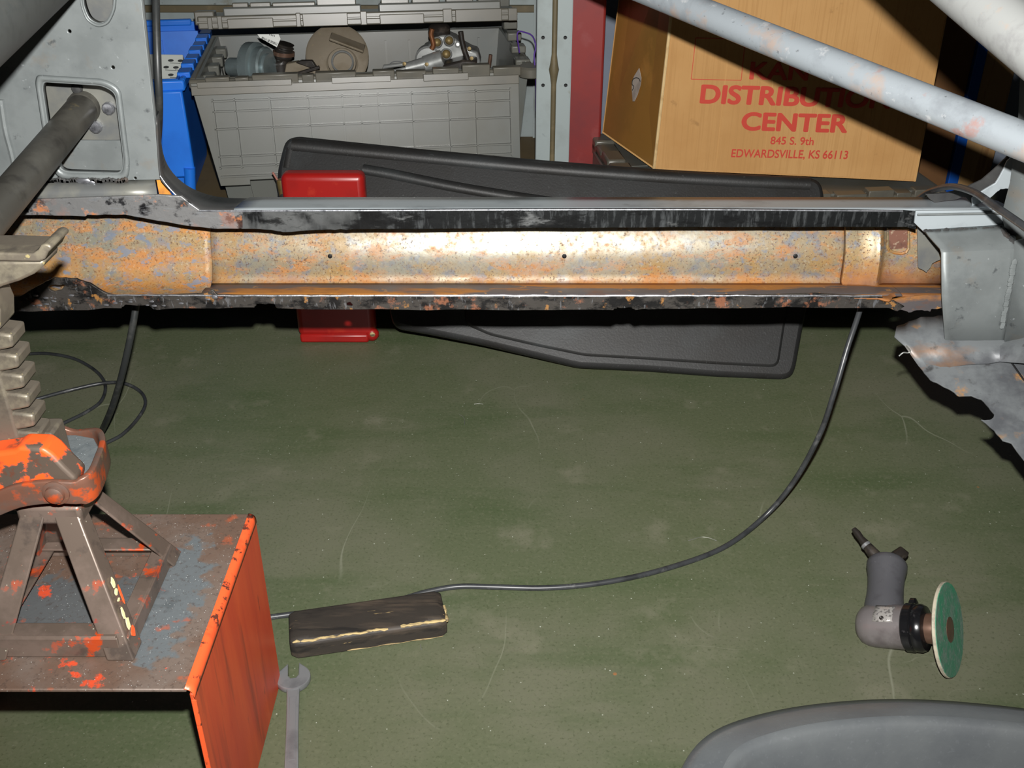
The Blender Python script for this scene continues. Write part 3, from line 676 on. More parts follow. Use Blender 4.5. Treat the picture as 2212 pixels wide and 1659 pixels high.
# torn gusset above the sill
g1 = [(1998, 419), (2010, 431), (2018, 437), (2060, 431), (2080, 425), (2086, 426), (2098, 441), (2106, 443), (2120, 425), (2160, 385), (2176, 350), (2186, 325), (2164, 348), (2150, 362), (2120, 388), (2085, 405), (2040, 417)]
plate('gusset', [jag(pY(g1, 1.285), 3, .0006, True)], .0025, K['grey_dark'], car, MY(1.285))
g2 = [(2101, 442), (2128, 433), (2150, 415), (2160, 407), (2178, 406), (2182, 398), (2200, 330), (2176, 348), (2164, 372), (2150, 396), (2118, 415), (2100, 428)]
plate('gusset_flange', [jag(pY(g2, 1.272), 3, .0006, True)], .003, K['grey_smooth'], car, MY(1.272), bevel=.0008)
# torn floor edge below the post
ra = [(1938, 704, 1.232), (1990, 686, 1.236), (2040, 681, 1.238), (2200, 676, 1.238), (2420, 670, 1.10)]
rb = [(1932, 728, 1.205), (1985, 722, 1.205), (2040, 716, 1.205), (2200, 718, 1.205), (2420, 720, 1.06)]
rc = [(1956, 747, 1.190), (1985, 757, 1.186), (2045, 748, 1.184), (2160, 748, 1.182), (2420, 760, 1.05)]
rd = [(1984, 792, 1.172), (2010, 800, 1.170), (2060, 792, 1.165), (2160, 782, 1.160), (2420, 800, 1.04)]
rows = []
for r in (ra, rb, rc, rd):
    P = [atY(*q) for q in r]; rr = []
    for i in range(len(P)-1):
        for k in range(4): rr.append(P[i].lerp(P[i+1], k/4)+Vector((random.uniform(-1, 1), random.uniform(-1, 1), random.uniform(-1, 1)))*.0012)
    rr.append(P[-1]); rows.append(rr)
m = MB(); m.grid(rows); obj('torn_floor_edge', m, K['torn'], car, smooth=35, solid=.002)
p0, pa, pb = atY(1990, 795, 1.171), atY(2260, 800, 1.145), atY(2212, 1000, 1.02)
nn = (pa-p0).cross(pb-p0).normalized()
MT = frame(p0, pa-p0, pb-p0)
tl = [(1984, 788), (1997, 806), (2010, 821), (2028, 829), (2062, 848), (2072, 856), (2098, 855), (2120, 863), (2136, 880), (2148, 895), (2146, 903), (2138, 908), (2121, 908), (2148, 930), (2166, 952), (2185, 958), (2225, 1010), (2300, 1120), (2420, 1120), (2420, 780), (2250, 778), (2150, 778), (2060, 788)]
plate('torn_floor_pan', [jag(to2d(MT, [atP(x, y, p0, nn) for x, y in tl]), 3, .0007, True)], .002, K['torn'], car, MT, bevel=.0004)
m = MB(); m.tube(smooth_path([atY(x, y, 1.185) for x, y in ((1958, 747), (1966, 757), (1962, 762), (1951, 762), (1942, 769))]), .0010, 6); obj('metal_sliver', m, K['inner_plate'], car)
ck = MB(); ck.tube([atP(x, y, p0, nn)+Vector((0, -.004, .003)) for x, y in ((2152, 738), (2162, 760), (2185, 790), (2206, 820), (2250, 860))], .0012, 5)
obj('crack', ck, K['black'], car)

# roll cage tubes
def cage(name, a, b, r, mt, ext=(0, 0)):
    a, b = Vector(a), Vector(b); d = (b-a).normalized(); a = a-d*ext[0]; b = b+d*ext[1]
    m = MB(); m.tube([a.lerp(b, k/12) for k in range(13)], r, 40); return obj(name, m, mt, car, smooth=50)
cage('door_bar', atD(1530, 33, 1.36), atD(2150, 281, 1.08), .0190, K['tube_light'], (.9, .12))
cage('dash_bar', atD(2110, 0, .80), atD(2300, 155, .735), .0212, K['tube_near'], (1.1, .7))
cage('hoop_brace', atD(205, 203, 1.385), atD(37, 404, 1.16), .0200, K['tube_dark'], (0, .75))
a, b = atD(205, 203, 1.385), atD(37, 404, 1.16); d = (b-a).normalized()
m = MB(); m.lathe(a, d, [(.0212, 0), (.0212, .052), (.0200, .055)], 40, False); obj('brace_sleeve', m, K['tube_dark'], car)
cage('main_hoop', atD(-72, 46, .88), atD(77, -73, 1.04), .042, K['tube_grey'], (1.0, .9))

# ------------------------------------------------------------------ steel channel stand under the jack stand
SX, SY0, SY1, SZ = -.3005, .690, .961, .27
st = thing('steel_channel_stand', 'rusty red-orange bent steel channel box carrying the jack stand', 'stand', (-.48, .825, 0))
m = MB(); m.box(((SX-.006-.654)/2, (SY0+SY1)/2, SZ-.002), (.654+SX-.006, SY1-SY0, .004)); obj('top_plate', m, K['stand_top'], st, smooth=30, bevel=.0012)
for x in (SX-.002, -.658):
    m = MB(); m.box((x, (SY0+SY1)/2, (SZ-.006)/2), (.004, SY1-SY0, SZ-.006)); obj('side_plate', m, K['stand_side'], st, smooth=30, bevel=.0012)
for s_, x in ((1, SX), (-1, -.660)):
    prof = [(x-s_*(.0075-.0075*math.sin(a)), SZ-.0075+.0075*math.cos(a)) for a in [math.pi/2*k/6 for k in range(7)]]
    prof = [(x-s_*.0078, SZ+.0002)] + prof + [(x+s_*.0002, SZ-.012)]
    m = MB(); m.grid([[Vector((px, y, pz)) for px, pz in prof] for y in span(SY0, SY1, 30)]); obj('bent_edge', m, K['stand_edge'], st, smooth=80, solid=.001)
m = MB(); m.box((SX-.0005, SY0-.0003, .13), (.0045, .0012, .252)); obj('worn_edge', m, K['stand_edge'], st)

# ------------------------------------------------------------------ jack stand
JX, JY, JZ = -.442, .808, SZ
js = thing('jack_stand', 'worn orange ratchet jack stand propping the car sill', 'jack stand', (JX, JY, JZ))
def leg(sx, sy):
    T = Vector((JX+sx*.026, JY+sy*.022, .408)); B = Vector((JX+sx*.076, JY+sy*.083, JZ+.001))
    n = MB()
    wt, wb = .036, .027
    n.hexa([B, B+Vector((-sx*wb, 0, 0)), B+Vector((-sx*wb, -sy*.004, 0)), B+Vector((-sx*.004, -sy*.004, 0)), B+Vector((-sx*.004, -sy*.026, 0)), B+Vector((0, -sy*.026, 0))],
           [T, T+Vector((-sx*.024, 0, 0)), T+Vector((-sx*.024, -sy*.004, 0)), T+Vector((-sx*.004, -sy*.004, 0)), T+Vector((-sx*.004, -sy*.02, 0)), T+Vector((0, -sy*.02, 0))])
    return n
for sx in (1, -1):
    for sy in (-1, 1):
        l = obj('leg', leg(sx, sy), K['jack_worn'], js, smooth=30, bevel=.003, bseg=3)
        if (sx, sy) == (1, -1):
            fl_leg = l
T = Vector((JX+.026, JY-.022, .408)); B = Vector((JX+.076, JY-.083, JZ+.001))
ch = MB(); ch2 = MB()
for (t0, t1, u0, u1, which) in ((.50, .57, .004, .013, 0), (.57, .61, .003, .012, 0), (.63, .65, .004, .010, 0), (.69, .76, .003, .009, 0), (.76, .84, .004, .012, 0), (.58, .70, .013, .018, 1), (.84, .90, .006, .018, 1)):
    P = []
    for k in range(9):
        a = 2*math.pi*k/9; tt = (t0+t1)/2+(t1-t0)/2*math.cos(a)*random.uniform(.6, 1.15); uu = (u0+u1)/2+(u1-u0)/2*math.sin(a)*random.uniform(.6, 1.15)
        p = T.lerp(B, tt)+Vector((.0012, uu*.9+.004, .0004)); P.append(p)
    (ch2 if which else ch).prism(P, Vector((.0008, 0, .0002)))
c1 = obj('paint_chips', ch, K['cream'], js, smooth=0); c1['kind'] = 'stuff'; c1['label'] = 'flaking cream paint on the leg'
c2 = obj('paint_chips', ch2, K['stand_edge'], js, smooth=0); c2['kind'] = 'stuff'
# lower braces between the feet
for sy in (-1, 1):
    y = JY+sy*.076; n = MB(); n.bar((JX-.068, y, JZ+.013), (JX+.062, y, JZ+.013), .003, .024); n.bar((JX-.066, y-sy*.010, JZ+.0245), (JX+.060, y-sy*.010, JZ+.0245), .020, .003)
    obj('base_brace', n, K['jack_worn'], js, smooth=30, bevel=.001)
for sx in (-1, 1):
    x = JX+sx*.069; n = MB(); n.bar((x, JY-.072, JZ+.011), (x, JY+.072, JZ+.011), .003, .020); n.bar((x-sx*.008, JY-.072, JZ+.0205), (x-sx*.008, JY+.072, JZ+.0205), .016, .003)
    obj('base_brace', n, K['jack_worn'], js, smooth=30, bevel=.001)
# cast head
hp = [(-120, 985), (-30, 982), (28, 974), (38, 966), (92, 968), (112, 982), (138, 1010), (166, 1036), (160, 1062), (110, 1084), (0, 1094), (-120, 1094)]
n = MB(); n.prism([atY(x, y, .770) for x, y in hp], (0, .026, 0)); obj('head_casting', n, K['jack_orange'], js, smooth=30, bevel=.004, bseg=3)
n = MB(); n.box((JX, JY, .402), (.062, .05, .022)); obj('head_collar', n, K['jack_worn'], js, smooth=30, bevel=.004)
n = MB(); n.box(atY(105, 940, .82)+Vector((0, 0, -.012)), (.022, .030, .046)); obj('ratchet_pawl', n, K['jack_post'], js, smooth=30, bevel=.003)
n = MB(); n.box(atY(86, 925, .835)+Vector((0, 0, -.008)), (.03, .012, .03)); obj('pawl_guide', n, K['jack_worn'], js, smooth=30, bevel=.002)
# handle: a strap wrapped round the head
sp_ = smooth_path([atY(-120, 1112, .764), atY(-30, 1096, .764), atY(40, 1070, .764), atY(110, 1061, .764), atY(170, 1062, .766), atY(200, 1045, .776), atY(216, 1012, .805), atY(227, 975, .842), atY(214, 952, .868), atY(170, 955, .876), atY(138, 945, .876)], 5)
n = MB(); rows = []
for k, p in enumerate(sp_):
    h_ = .0145 if k > 20 else .0125
    rows.append([p+Vector((0, 0, -h_)), p+Vector((0, 0, -h_*.5)), p, p+Vector((0, 0, h_*.5)), p+Vector((0, 0, h_))])
n.grid(rows); obj('handle_strap', n, K['jack_rust'], js, smooth=70, solid=.006, bevel=.0015)
web = [atY(160, 1040, .772), atY(193, 1040, .778), atY(207, 1008, .806), atY(217, 975, .840), atY(205, 956, .862), atY(170, 962, .868), atY(140, 955, .868), atY(118, 985, .82)]
zz = sum(p.z for p in web)/len(web)
n = MB(); n.prism([Vector((p.x, p.y, zz)) for p in web], (0, 0, -.004)); obj('handle_web', n, K['dust'], js, smooth=0, bevel=.001)
n = MB(); n.lathe(atY(122, 1063, .7625), (0, -1, 0), [(.0125, 0), (.0125, .0025), (.010, .0035), (.009, .0035), (.0085, .007), (.006, .0085), (0, .0088)], 20); obj('pivot_pin', n, K['jack_rust'], js, smooth=40)
# ratchet post with teeth, saddle on top
n = MB(); n.box((-.477, JY, (.40+.652)/2), (.044, .030, .252)); obj('ratchet_post', n, K['jack_post'], js, smooth=30, bevel=.003)
pz = .410
while pz < .585:
    n = MB(); q = [(-.458, pz-.001), (-.438, pz+.004), (-.4365, pz+.0165), (-.458, pz+.0195)]
    n.prism([Vector((x, JY-.0135, z)) for x, z in q], (0, .029, 0)); obj('ratchet_tooth', n, K['jack_post'], js, smooth=30, bevel=.0025)
    pz += .0205
n = MB(); n.prism([Vector((x, JY-.0145, z)) for x, z in ((-.458, .59), (-.444, .597), (-.440, .615), (-.445, .648), (-.458, .65))], (0, .031, 0)); obj('post_neck', n, K['jack_post'], js, smooth=30, bevel=.002)
g = [(-120, 566), (96, 563), (92, 577), (72, 594), (40, 609), (4, 620), (-40, 640), (-120, 650)]
n = MB(); n.prism([atY(x, y, .790) for x, y in g], (0, .034, 0)); obj('saddle_gusset', n, K['jack_post'], js, smooth=30, bevel=.003)
sd = [(-160, 546), (0, 546), (70, 548), (82, 540), (88, 530), (97, 527), (108, 530), (112, 538), (104, 545), (97, 560), (86, 566), (-160, 562)]
n = MB(); n.prism([atY(x, y, .786) for x, y in sd], (0, .040, 0)); obj('saddle', n, K['jack_post'], js, smooth=30, bevel=.005, bseg=3)

# ------------------------------------------------------------------ wood block
F_, G_ = atZ(630, 1427, 0), atZ(968, 1376, 0)
u = (G_-F_).normalized(); v = Vector((-u.y, u.x, 0)); L_w = (G_-F_).length; wd_, hh = .066, .030
wb = thing('wood_block', 'short blackened wooden block with splintered edges on the green floor', 'wood block', (F_+G_)/2+v*wd_/2)
def wp(a, b, c): return F_+u*a+v*b+Vector((0, 0, c))
n = MB(); rows = []
for k in range(25):
    t = k/24; a = L_w*t; cut = .006*(1 if 0 < k < 24 else 0); wob = .0022*math.sin(t*7+1)+.001*math.sin(t*23)
    e = .004 if k in (0, 24) else 0
    prof = [(e, .001+e), (-.000+e, hh*.82-e), (.004+e+wob*.5, hh*.97+wob*.3-e), (.012, hh+wob*.5-e), (wd_*.5, hh+.0008-e), (wd_-.004, hh-e), (wd_-e, hh-.004-e), (wd_-e, .001+e)]
    rows.append([wp(a, b, c) for b, c in prof])
n.grid(rows, True)
k0 = len(n.v); n.f.append(tuple(range(8))); n.f.append(tuple(24*8+i for i in range(7, -1, -1)))
obj('block', n, K['wood_black'], wb, smooth=35, bevel=.002)
def splinter(pts, r):
    m_ = MB(); m_.tube(pts, r, 6); return m_
pts = [wp(L_w*(.02+.60*k/24), .0035+.001*math.sin(k), hh*.93+.0006*math.sin(k*2.1)) for k in range(25)]
obj('splintered_edge', splinter(pts, [.0022*(.4+.6*abs(math.sin(k*1.7))) for k in range(25)]), K['wood_raw'], wb)
pts = [wp(L_w*(.70+.29*k/14), .0035, hh*.94) for k in range(15)]
obj('splintered_edge', splinter(pts, [.0028*(.4+.6*abs(math.sin(k*1.3+.5))) for k in range(15)]), K['wood_raw'], wb)
pts = [wp(L_w+.0003, .004+.03*k/8, hh*.8+.002*math.sin(k)) for k in range(9)]
obj('splintered_edge', splinter(pts, [.003*(.4+.6*abs(math.sin(k*1.9))) for k in range(9)]), K['wood_raw'], wb)
pts = [wp(L_w*(.35+.62*k/20), -.0002, .003+.0005*math.sin(k)) for k in range(21)]
obj('splintered_edge', splinter(pts, [.0012*(.2+.8*max(0, math.sin(k*.9))) for k in range(21)]), K['wood_raw'], wb)

# ------------------------------------------------------------------ wrench
hc = atZ(634, 1466, .007); tail = atZ(629, 1700, .006); dr = (hc-tail); dr.z = 0; LW = dr.length; dr.normalize(); sdv = Vector((dr.y, -dr.x, 0))
wr = thing('wrench', 'chrome combination wrench lying beside the red-orange steel stand', 'wrench', Vector(((hc.x+tail.x)/2, (hc.y+tail.y)/2, 0)))
MW = frame(hc, sdv, dr)
jaw = []
for k in range(25):      # round head, open towards the block
    a = math.radians(118+304*k/24-15); jaw.append((.0205*math.cos(a), .0195*math.sin(a)))
sa = math.radians(103-15+10)
jaw = [(.0205*math.cos(math.radians(a)), .0200*math.sin(math.radians(a))) for a in range(130, 410+1, 10)]
def rot(p, a): return (p[0]*math.cos(a)-p[1]*math.sin(a), p[0]*math.sin(a)+p[1]*math.cos(a))
slot = [(.0085, .0205), (.0080, .002), (.004, -.0035), (-.004, -.0035), (-.0080, .002), (-.0085, .0205)]
jaw = jaw[:-1] + [rot(p, 0.0) for p in slot]
plate('open_jaw', [jaw], .0085, K['chrome'], wr, MW, bevel=.0016)
hb = [(-.0068, -.015), (.0068, -.015), (.0062, -.03), (.0058, -LW*.5), (.0066, -LW+.016), (-.0066, -LW+.016), (-.0058, -LW*.5), (-.0062, -.03)]
plate('shank', [hb], .0055, K['chrome'], wr, MW, bevel=.0018)
plate('shank_panel', [[(x*.55, -.034-(LW-.07)*t) for x, t in ((-.0066, 0), (.0066, 0), (.0062, 1), (-.0062, 1))]], .0064, K['chrome'], wr, MW, bevel=.0008)
plate('ring_end', [circ(0, -LW, .0165, 28), circ(0, -LW, .0095, 12)], .010, K['chrome'], wr, MW, bevel=.0018)

# ------------------------------------------------------------------ air grinder
DV = Vector((.782, -.488, .388)).normalized()
DC = atZ(2051, 1360, .0575)
ag = thing('air_grinder', 'grey angle air grinder with green abrasive disc lying on the floor', 'grinder', Vector((DC.x-.05, DC.y+.03, 0)))
n = MB(); n.lathe(DC-DV*.0045, DV, [(.012, 0), (.0605, 0), (.0615, .001), (.0615, .0035), (.0605, .0045)], 56, False)
obj('disc_rim', n, K['disc_edge'], ag, smooth=30)
n = MB(); n.lathe(DC, DV, [(.0606, -.0004), (.0600, .0008), (.012, .0008)], 56, False); obj('abrasive_disc', n, K['disc_green'], ag, smooth=30)
n = MB(); n.lathe(DC-DV*.0003, DV, [(.0165, 0), (.0165, .0015), (.014, .0022), (.0, .0022)], 28); obj('disc_washer', n, K['brown_steel'], ag, smooth=30)
n = MB(); n.lathe(DC-DV*.030, DV, [(.020, 0), (.020, .022), (.018, .026)], 28); obj('spindle_hub', n, K['brown_steel'], ag, smooth=30)
n = MB(); n.lathe(DC-DV*.055, DV, [(.0300, 0), (.0322, .002), (.0322, .011), (.0305, .0125), (.0315, .014), (.0315, .021), (.029, .026), (.020, .028)], 40); obj('black_collar', n, K['black_gloss'], ag, smooth=35)
n = MB(); n.lathe(DC-DV*.121, DV, [(.0, 0), (.010, .0008), (.018, .0035), (.0245, .009), (.0280, .017), (.0292, .026), (.0295, .066)], 40); obj('motor_body', n, K['grind_body'], ag, smooth=50)
HV = Vector((.26, 1.0, .26)); HV = (HV-DV*HV.dot(DV)*.35).normalized()
HB = DC-DV*.086+HV*.010
n = MB(); n.lathe(HB, HV, [(.0265, .0), (.0262, .020), (.0245, .036), (.0240, .055), (.0250, .072), (.0275, .086), (.0275, .092), (.024, .097)], 32); obj('grip', n, K['grind_grip'], ag, smooth=50)
HE = HB+HV*.096
lf = Vector((-.86, .42, .22)).normalized()
n = MB(); n.tube([HE+lf*.012, HE+lf*.022+HV*.006, HE+lf*.034+HV*.016, HE+lf*.040+HV*.021, HE+lf*.046+HV*.027, HE+lf*.052+HV*.032], [.0085, .0082, .0062, .0048, .0052, .0036], 14); obj('air_fitting', n, K['dirty_black'], ag, smooth=40)
n = MB(); n.lathe(HE+lf*.030+HV*.012, (lf*.8+HV*.6), [(.0072, 0), (.0074, .004), (.0066, .005)], 14); obj('fitting_ring', n, K['chrome'], ag, smooth=40)
n = MB(); n.tube([HE+Vector((.010, .0, .010)), HE+Vector((.020, .006, .014)), HE+Vector((.026, .004, .010))], [.009, .0085, .006], 12); obj('throttle_button', n, K['dirty_black'], ag, smooth=40)
n = MB(); n.lathe(DC-DV*.052+HV*.036, DV, [(.006, 0), (.0095, .002), (.0095, .008), (.006, .010)], 16); obj('lock_knob', n, K['black_gloss'], ag, smooth=40)
tc_ = (CAM-(DC-DV*.085)).normalized(); tc_ = (tc_-DV*tc_.dot(DV)).normalized(); td = DV.cross(tc_)
n = MB(); rows = []
for i in range(8):
    a = math.radians(-62+52*i/7); rows.append([DC-DV*(.090-.026*j/3)+(tc_*math.cos(a)+td*math.sin(a))*.0301 for j in range(4)])
n.grid(rows); obj('label_plate', n, K['plate_label'], ag, smooth=60, solid=.0006)
n = MB(); a = math.radians(-20); n.lathe(DC-DV*.078+(tc_*math.cos(a)+td*math.sin(a))*.0298, tc_*math.cos(a)+td*math.sin(a), [(.003, 0), (.003, .0012), (.0018, .0016), (.0, .0006)], 12); obj('plate_screw', n, K['dirty_black'], ag)

# ------------------------------------------------------------------ cables and hoses
def cable(name, label, pts, r, mt, cat='cable', per=8):
    P = smooth_path(pts, per); m_ = MB(); m_.tube(P, r, 12); return tag(obj(name, m_, mt, smooth=60), label, cat)
rc_ = .0041
fz = lambda x, y: atZ(x, y, rc_)
cable('power_cable', 'long black cable curving over the green floor and up behind the sill',
      [fz(470, 1350), fz(600, 1331), fz(720, 1316), fz(850, 1298), fz(920, 1279), fz(990, 1267), fz(1070, 1268), fz(1180, 1270), fz(1300, 1259), fz(1430, 1231), fz(1560, 1184), atD(1650, 1117, 1.60), atD(1715, 1040, 1.575), atD(1770, 940, 1.52),
       atD(1803, 845, 1.49), atD(1831, 750, 1.48), atD(1857, 672, 1.485), atD(1890, 560, 1.51), atD(1940, 470, 1.485), atD(1992, 424, 1.42), atD(2022, 409, 1.34), atD(2060, 403, 1.26), atD(2105, 416, 1.18), atD(2150, 446, 1.10), atD(2240, 510, 1.0), atD(2400, 640, .9)], rc_, K['cable'])
rh = .0052
fz = lambda x, y: atZ(x, y, rh)
cable('air_hose', 'thick black hose hanging down past the grey door pillar to the jack stand',
      [atD(333, -180, 1.36), atD(336, -40, 1.36), atD(338, 60, 1.36), atD(341, 150, 1.37), atD(344, 235, 1.40), atD(338, 330, 1.47), atD(318, 480, 1.52), atD(294, 660, 1.53), atD(274, 765, 1.56), atD(252, 850, 1.62), atD(232, 905, 1.68), fz(206, 955), fz(178, 985), fz(130, 1010), fz(60, 1030), fz(-60, 1035)], rh, K['rubber'], 'hose')
rt = .0033
fz = lambda x, y: atZ(x, y, rt)
fz2 = lambda x, y: atZ(x, y, rt*3)
cable('thin_black_cord', 'thin black cord looped on the floor behind the jack stand',
      [fz(224, 962), fz(230, 957), fz(265, 938), fz(297, 905), fz(314, 873), fz(304, 847), fz2(268, 828), fz2(220, 828), fz2(150, 843), fz(76, 863), fz(0, 885), fz(-70, 860), fz(-60, 800), fz(0, 770), fz(55, 765), fz(105, 764), fz(160, 775), fz(205, 800), fz(227, 830), fz(220, 864), fz(190, 888), fz(140, 913), fz(80, 940)], rt, K['cable'], 'cord', 10)

# ------------------------------------------------------------------ dark moulded tub in the lower right corner
TZ = .40
op = [(1452, 1760), (1458, 1700), (1472, 1655), (1500, 1612), (1545, 1578), (1610, 1553), (1700, 1532), (1800, 1519), (1900, 1513), (2000, 1514), (2110, 1522), (2230, 1536), (2380, 1562), (2480, 1600), (2540, 1660), (2560, 1750)]
po = [atZ(x, y, TZ) for x, y in op]
po = smooth_path(po, 4)
cxy = Vector((sum(p.x for p in po)/len(po), po[0].y, TZ))
yb = po[0].y
po = po + [Vector((p.x, 2*yb-p.y, TZ)) for p in reversed(po[1:-1])]
tb = thing('plastic_tub', 'dark grey moulded tub with rounded rim in the lower right corner', 'tub', (cxy.x, cxy.y, 0))
ar = sum(po[i].x*po[(i+1) % len(po)].y-po[(i+1) % len(po)].x*po[i].y for i in range(len(po)))
nin = []
for i in range(len(po)):
    t_ = po[(i+1) % len(po)]-po[i-1]; nv = Vector((-t_.y, t_.x, 0)).normalized(); nin.append(nv if ar > 0 else -nv)
rows = []
for off_, z in ((.030, .0), (.026, .02), (.006, .33), (.0005, .372), (.0, .380), (.002, .3855), (.010, .390), (.020, .3945), (.029, .3975), (.033, .3975), (.0365, .395), (.040, .389), (.046, .374), (.056, .345), (.070, .30), (.080, .22)):
    rows.append([p+nv*off_+Vector((0, 0, z-TZ+(.018 if z > .1 else 0))) for p, nv in zip(po, nin)])
n = MB(); n.grid(rows[:9], True); obj('outer_shell', n, K['tub'], tb, smooth=80)
n = MB(); n.grid(rows[8:], True); n.f.append(tuple(len(n.v)-len(po)+i for i in range(len(po)))); obj('inner_liner', n, K['tub'], tb, smooth=80)

# ------------------------------------------------------------------ metal shavings on the floor
for lab, pts in (('hooked bright metal shaving alone in the middle of the green floor', ((992, 895), (1000, 900), (1004, 908), (1003, 918))),
                 ('wavy metal shaving on the floor inside the bend of the black cable', ((1486, 1168), (1500, 1164), (1515, 1160), (1532, 1162), (1548, 1168))),
                 ('short metal sliver lying in front of the wooden block', ((908, 1392), (909, 1398), (911, 1404))),
                 ('straight metal sliver just above the hooked shaving', ((1024, 873), (1034, 872), (1044, 873)))):
    P = smooth_path([atZ(x, y, .0005+.0004*(k % 2)) for k, (x, y) in enumerate(pts)], 5)
    m = MB(); m.tube(P, .00045, 5); tag(obj('metal_shaving', m, K['inner_plate']), lab, 'shaving')

# ------------------------------------------------------------------ shelving unit at the back
sh = thing('steel_shelving', 'grey steel shelving unit with perforated post behind the totes', 'shelving', (-.4, 2.4, 0))
yP = 2.14
xa, xb = xY(1160, 200, yP), xY(1231, 200, yP); xm = (xa+xb)/2
Mp = MY(yP)
hl = [circ(*pY([p], yP)[0], .0042, 12) for p in ((1173, 81), (1221, 81), (1173, 184), (1222, 184))]
plate('perforated_post', [[(xa, 0), (xb, 0), (xb, 1.5), (xa, 1.5)]]+hl, .004, K['shelf'], sh, Mp, bevel=.0006)
for x in (xa, xb):
    m = MB(); m.box((x, yP+.022, .75), (.003, .044, 1.5)); obj('post_return', m, K['shelf'], sh, smooth=0)
m = MB(); m.box((xm, yP+.044, .75), (xb-xa, .002, 1.5)); obj('post_web', m, K['black'], sh, smooth=0)
zk = atY(1196, 150, yP).z
m = MB(); m.tube([Vector((xm, yP-.002, z)) for z in (0, zk-.03, zk-.012, zk, zk+.012, zk+.03, 1.5)], [.0055, .0055, .008, .0105, .008, .0055, .0055], 12); obj('post_bead', m, K['shelf_brown'], sh, smooth=60)
xl = -1.15
m = MB(); m.box((xl, yP, .75), (.065, .004, 1.5)); obj('perforated_post', m, K['shelf'], sh, smooth=0)
for x in (xl, xm):
    m = MB(); m.box((x, 2.72, .75), (.06, .004, 1.5)); obj('shelf_post', m, K['shelf'], sh, smooth=0)
m = MB(); m.box(((xl+xm)/2, 2.43, .185), (xm-xl-.01, .60, .022)); obj('shelf_board', m, K['board'], sh, smooth=0, bevel=.002)
m = MB(); m.box(((xl+xm)/2, 2.745, .75), (xm-xl+.06, .004, 1.4)); bk = obj('back_panel', m, K['shelf'], sh, smooth=0)
za, zb = atY(700, 26, 2.735).z, atY(700, 11, 2.735).z
m = MB(); m.box(((xl+xm)/2, 2.734, (za+zb)/2), (xm-xl, .014, zb-za)); obj('shelf_rail', m, K['shelf_brown'], sh, smooth=0, bevel=.002)
m = MB(); m.box((atY(645, 2, 2.738).x, 2.741, .62), (.006, .003, .14)); obj('rust_streak', m, K['rust_dark'], bk, smooth=0)

# ------------------------------------------------------------------ red column and things by the wall
yR = 2.46
xa, xb = xY(1226, 200, yR), xY(1302, 200, yR)
rp = thing('red_steel_column', 'faded red steel column between the shelf post and cardboard box', 'column', ((xa+xb)/2, yR+.04, 0))
m = MB(); m.box(((xa+xb)/2, yR+.04, 1.0), (xb-xa, .08, 2.0)); obj('column_body', m, K['red_post'], rp, smooth=30, bevel=.006)
m = MB(); m.box(((xa+xb)/2, yR+.04, .006), (xb-xa+.05, .13, .012)); obj('base_plate', m, K['red_post'], rp, smooth=0, bevel=.002)

# ------------------------------------------------------------------ totes
class Fr:
    def __init__(s, o, yaw): s.o = Vector(o); s.c, s.s = math.cos(yaw), math.sin(yaw); s.R = Matrix.Rotation(yaw, 3, 'Z')
    def p(s, x, y, z): return s.o + Vector((s.c*x-s.s*y, s.s*x+s.c*y, z))
    def box(s, m, x0, x1, y0, y1, z0, z1): return m.box(s.p((x0+x1)/2, (y0+y1)/2, (z0+z1)/2), (x1-x0, y1-y0, z1-z0), s.R)
def tote_shell(F, w, d, h, mt, th=.006, tap=.03, ribs=12, side=True):
    parts = {}
    def wall(a, b):    # a,b: bottom corners ordered, tapered to the top
        pass
    m = MB()
    bo = [(tap, tap), (w-tap, tap), (w-tap, d-tap), (tap, d-tap)]; to = [(0, 0), (w, 0), (w, d), (0, d)]
    ins = lambda q, e: [(q[0][0]+e, q[0][1]+e), (q[1][0]-e, q[1][1]+e), (q[2][0]-e, q[2][1]-e), (q[3][0]+e, q[3][1]-e)]
    rings = [[F.p(x, y, 0) for x, y in bo], [F.p(x, y, h) for x, y in to], [F.p(x, y, h) for x, y in ins(to, th)], [F.p(x, y, th) for x, y in ins(bo, th)]]
    m.grid(rings, True); m.f.append((3, 2, 1, 0)); m.f.append((12, 13, 14, 15))
    parts['body'] = m
    r = MB()
    for k in range(1, ribs):     # inside ribs on the far wall, outside ribs on the near and side walls
        x = w*k/ribs
        r.add(*_bar(F, (x, d-tap-th-.003, th), (x, d-th-.003, h-.02), .005, .006))
        r.add(*_bar(F, (tap+(w-2*tap)*k/ribs, tap-.002, .0), (x, -.002, h-.03), .004, .006))
    for k in range(1, 8 if side else 1):
        y = d*k/8
        r.add(*_bar(F, (w-tap+.002, tap+(d-2*tap)*k/8, 0), (w+.002, y, h-.03), .006, .004))
        r.add(*_bar(F, (tap+th+.002, tap+(d-2*tap)*k/8, th), (th+.002, y, h-.02), .006, .004))
    parts['ribs'] = r
    return parts
def _bar(F, a, b, wx, wy):
    va = [F.p(a[0]+sx*wx/2, a[1]+sy*wy/2, a[2]) for sx, sy in ((-1, -1), (1, -1), (1, 1), (-1, 1))]
    vb = [F.p(b[0]+sx*wx/2, b[1]+sy*wy/2, b[2]) for sx, sy in ((-1, -1), (1, -1), (1, 1), (-1, 1))]
    return va+vb, [(3, 2, 1, 0), (4, 5, 6, 7), (0, 1, 5, 4), (1, 2, 6, 5), (2, 3, 7, 6), (3, 0, 4, 7)]
def rim(F, w, d, h, e=.014, t=.018):
    m = MB()
    F.box(m, -e, w+e, -e, 0, h-t, h); F.box(m, -e, w+e, d, d+e, h-t, h); F.box(m, -e, 0, 0, d, h-t, h); F.box(m, w, w+e, 0, d, h-t, h)
    return m
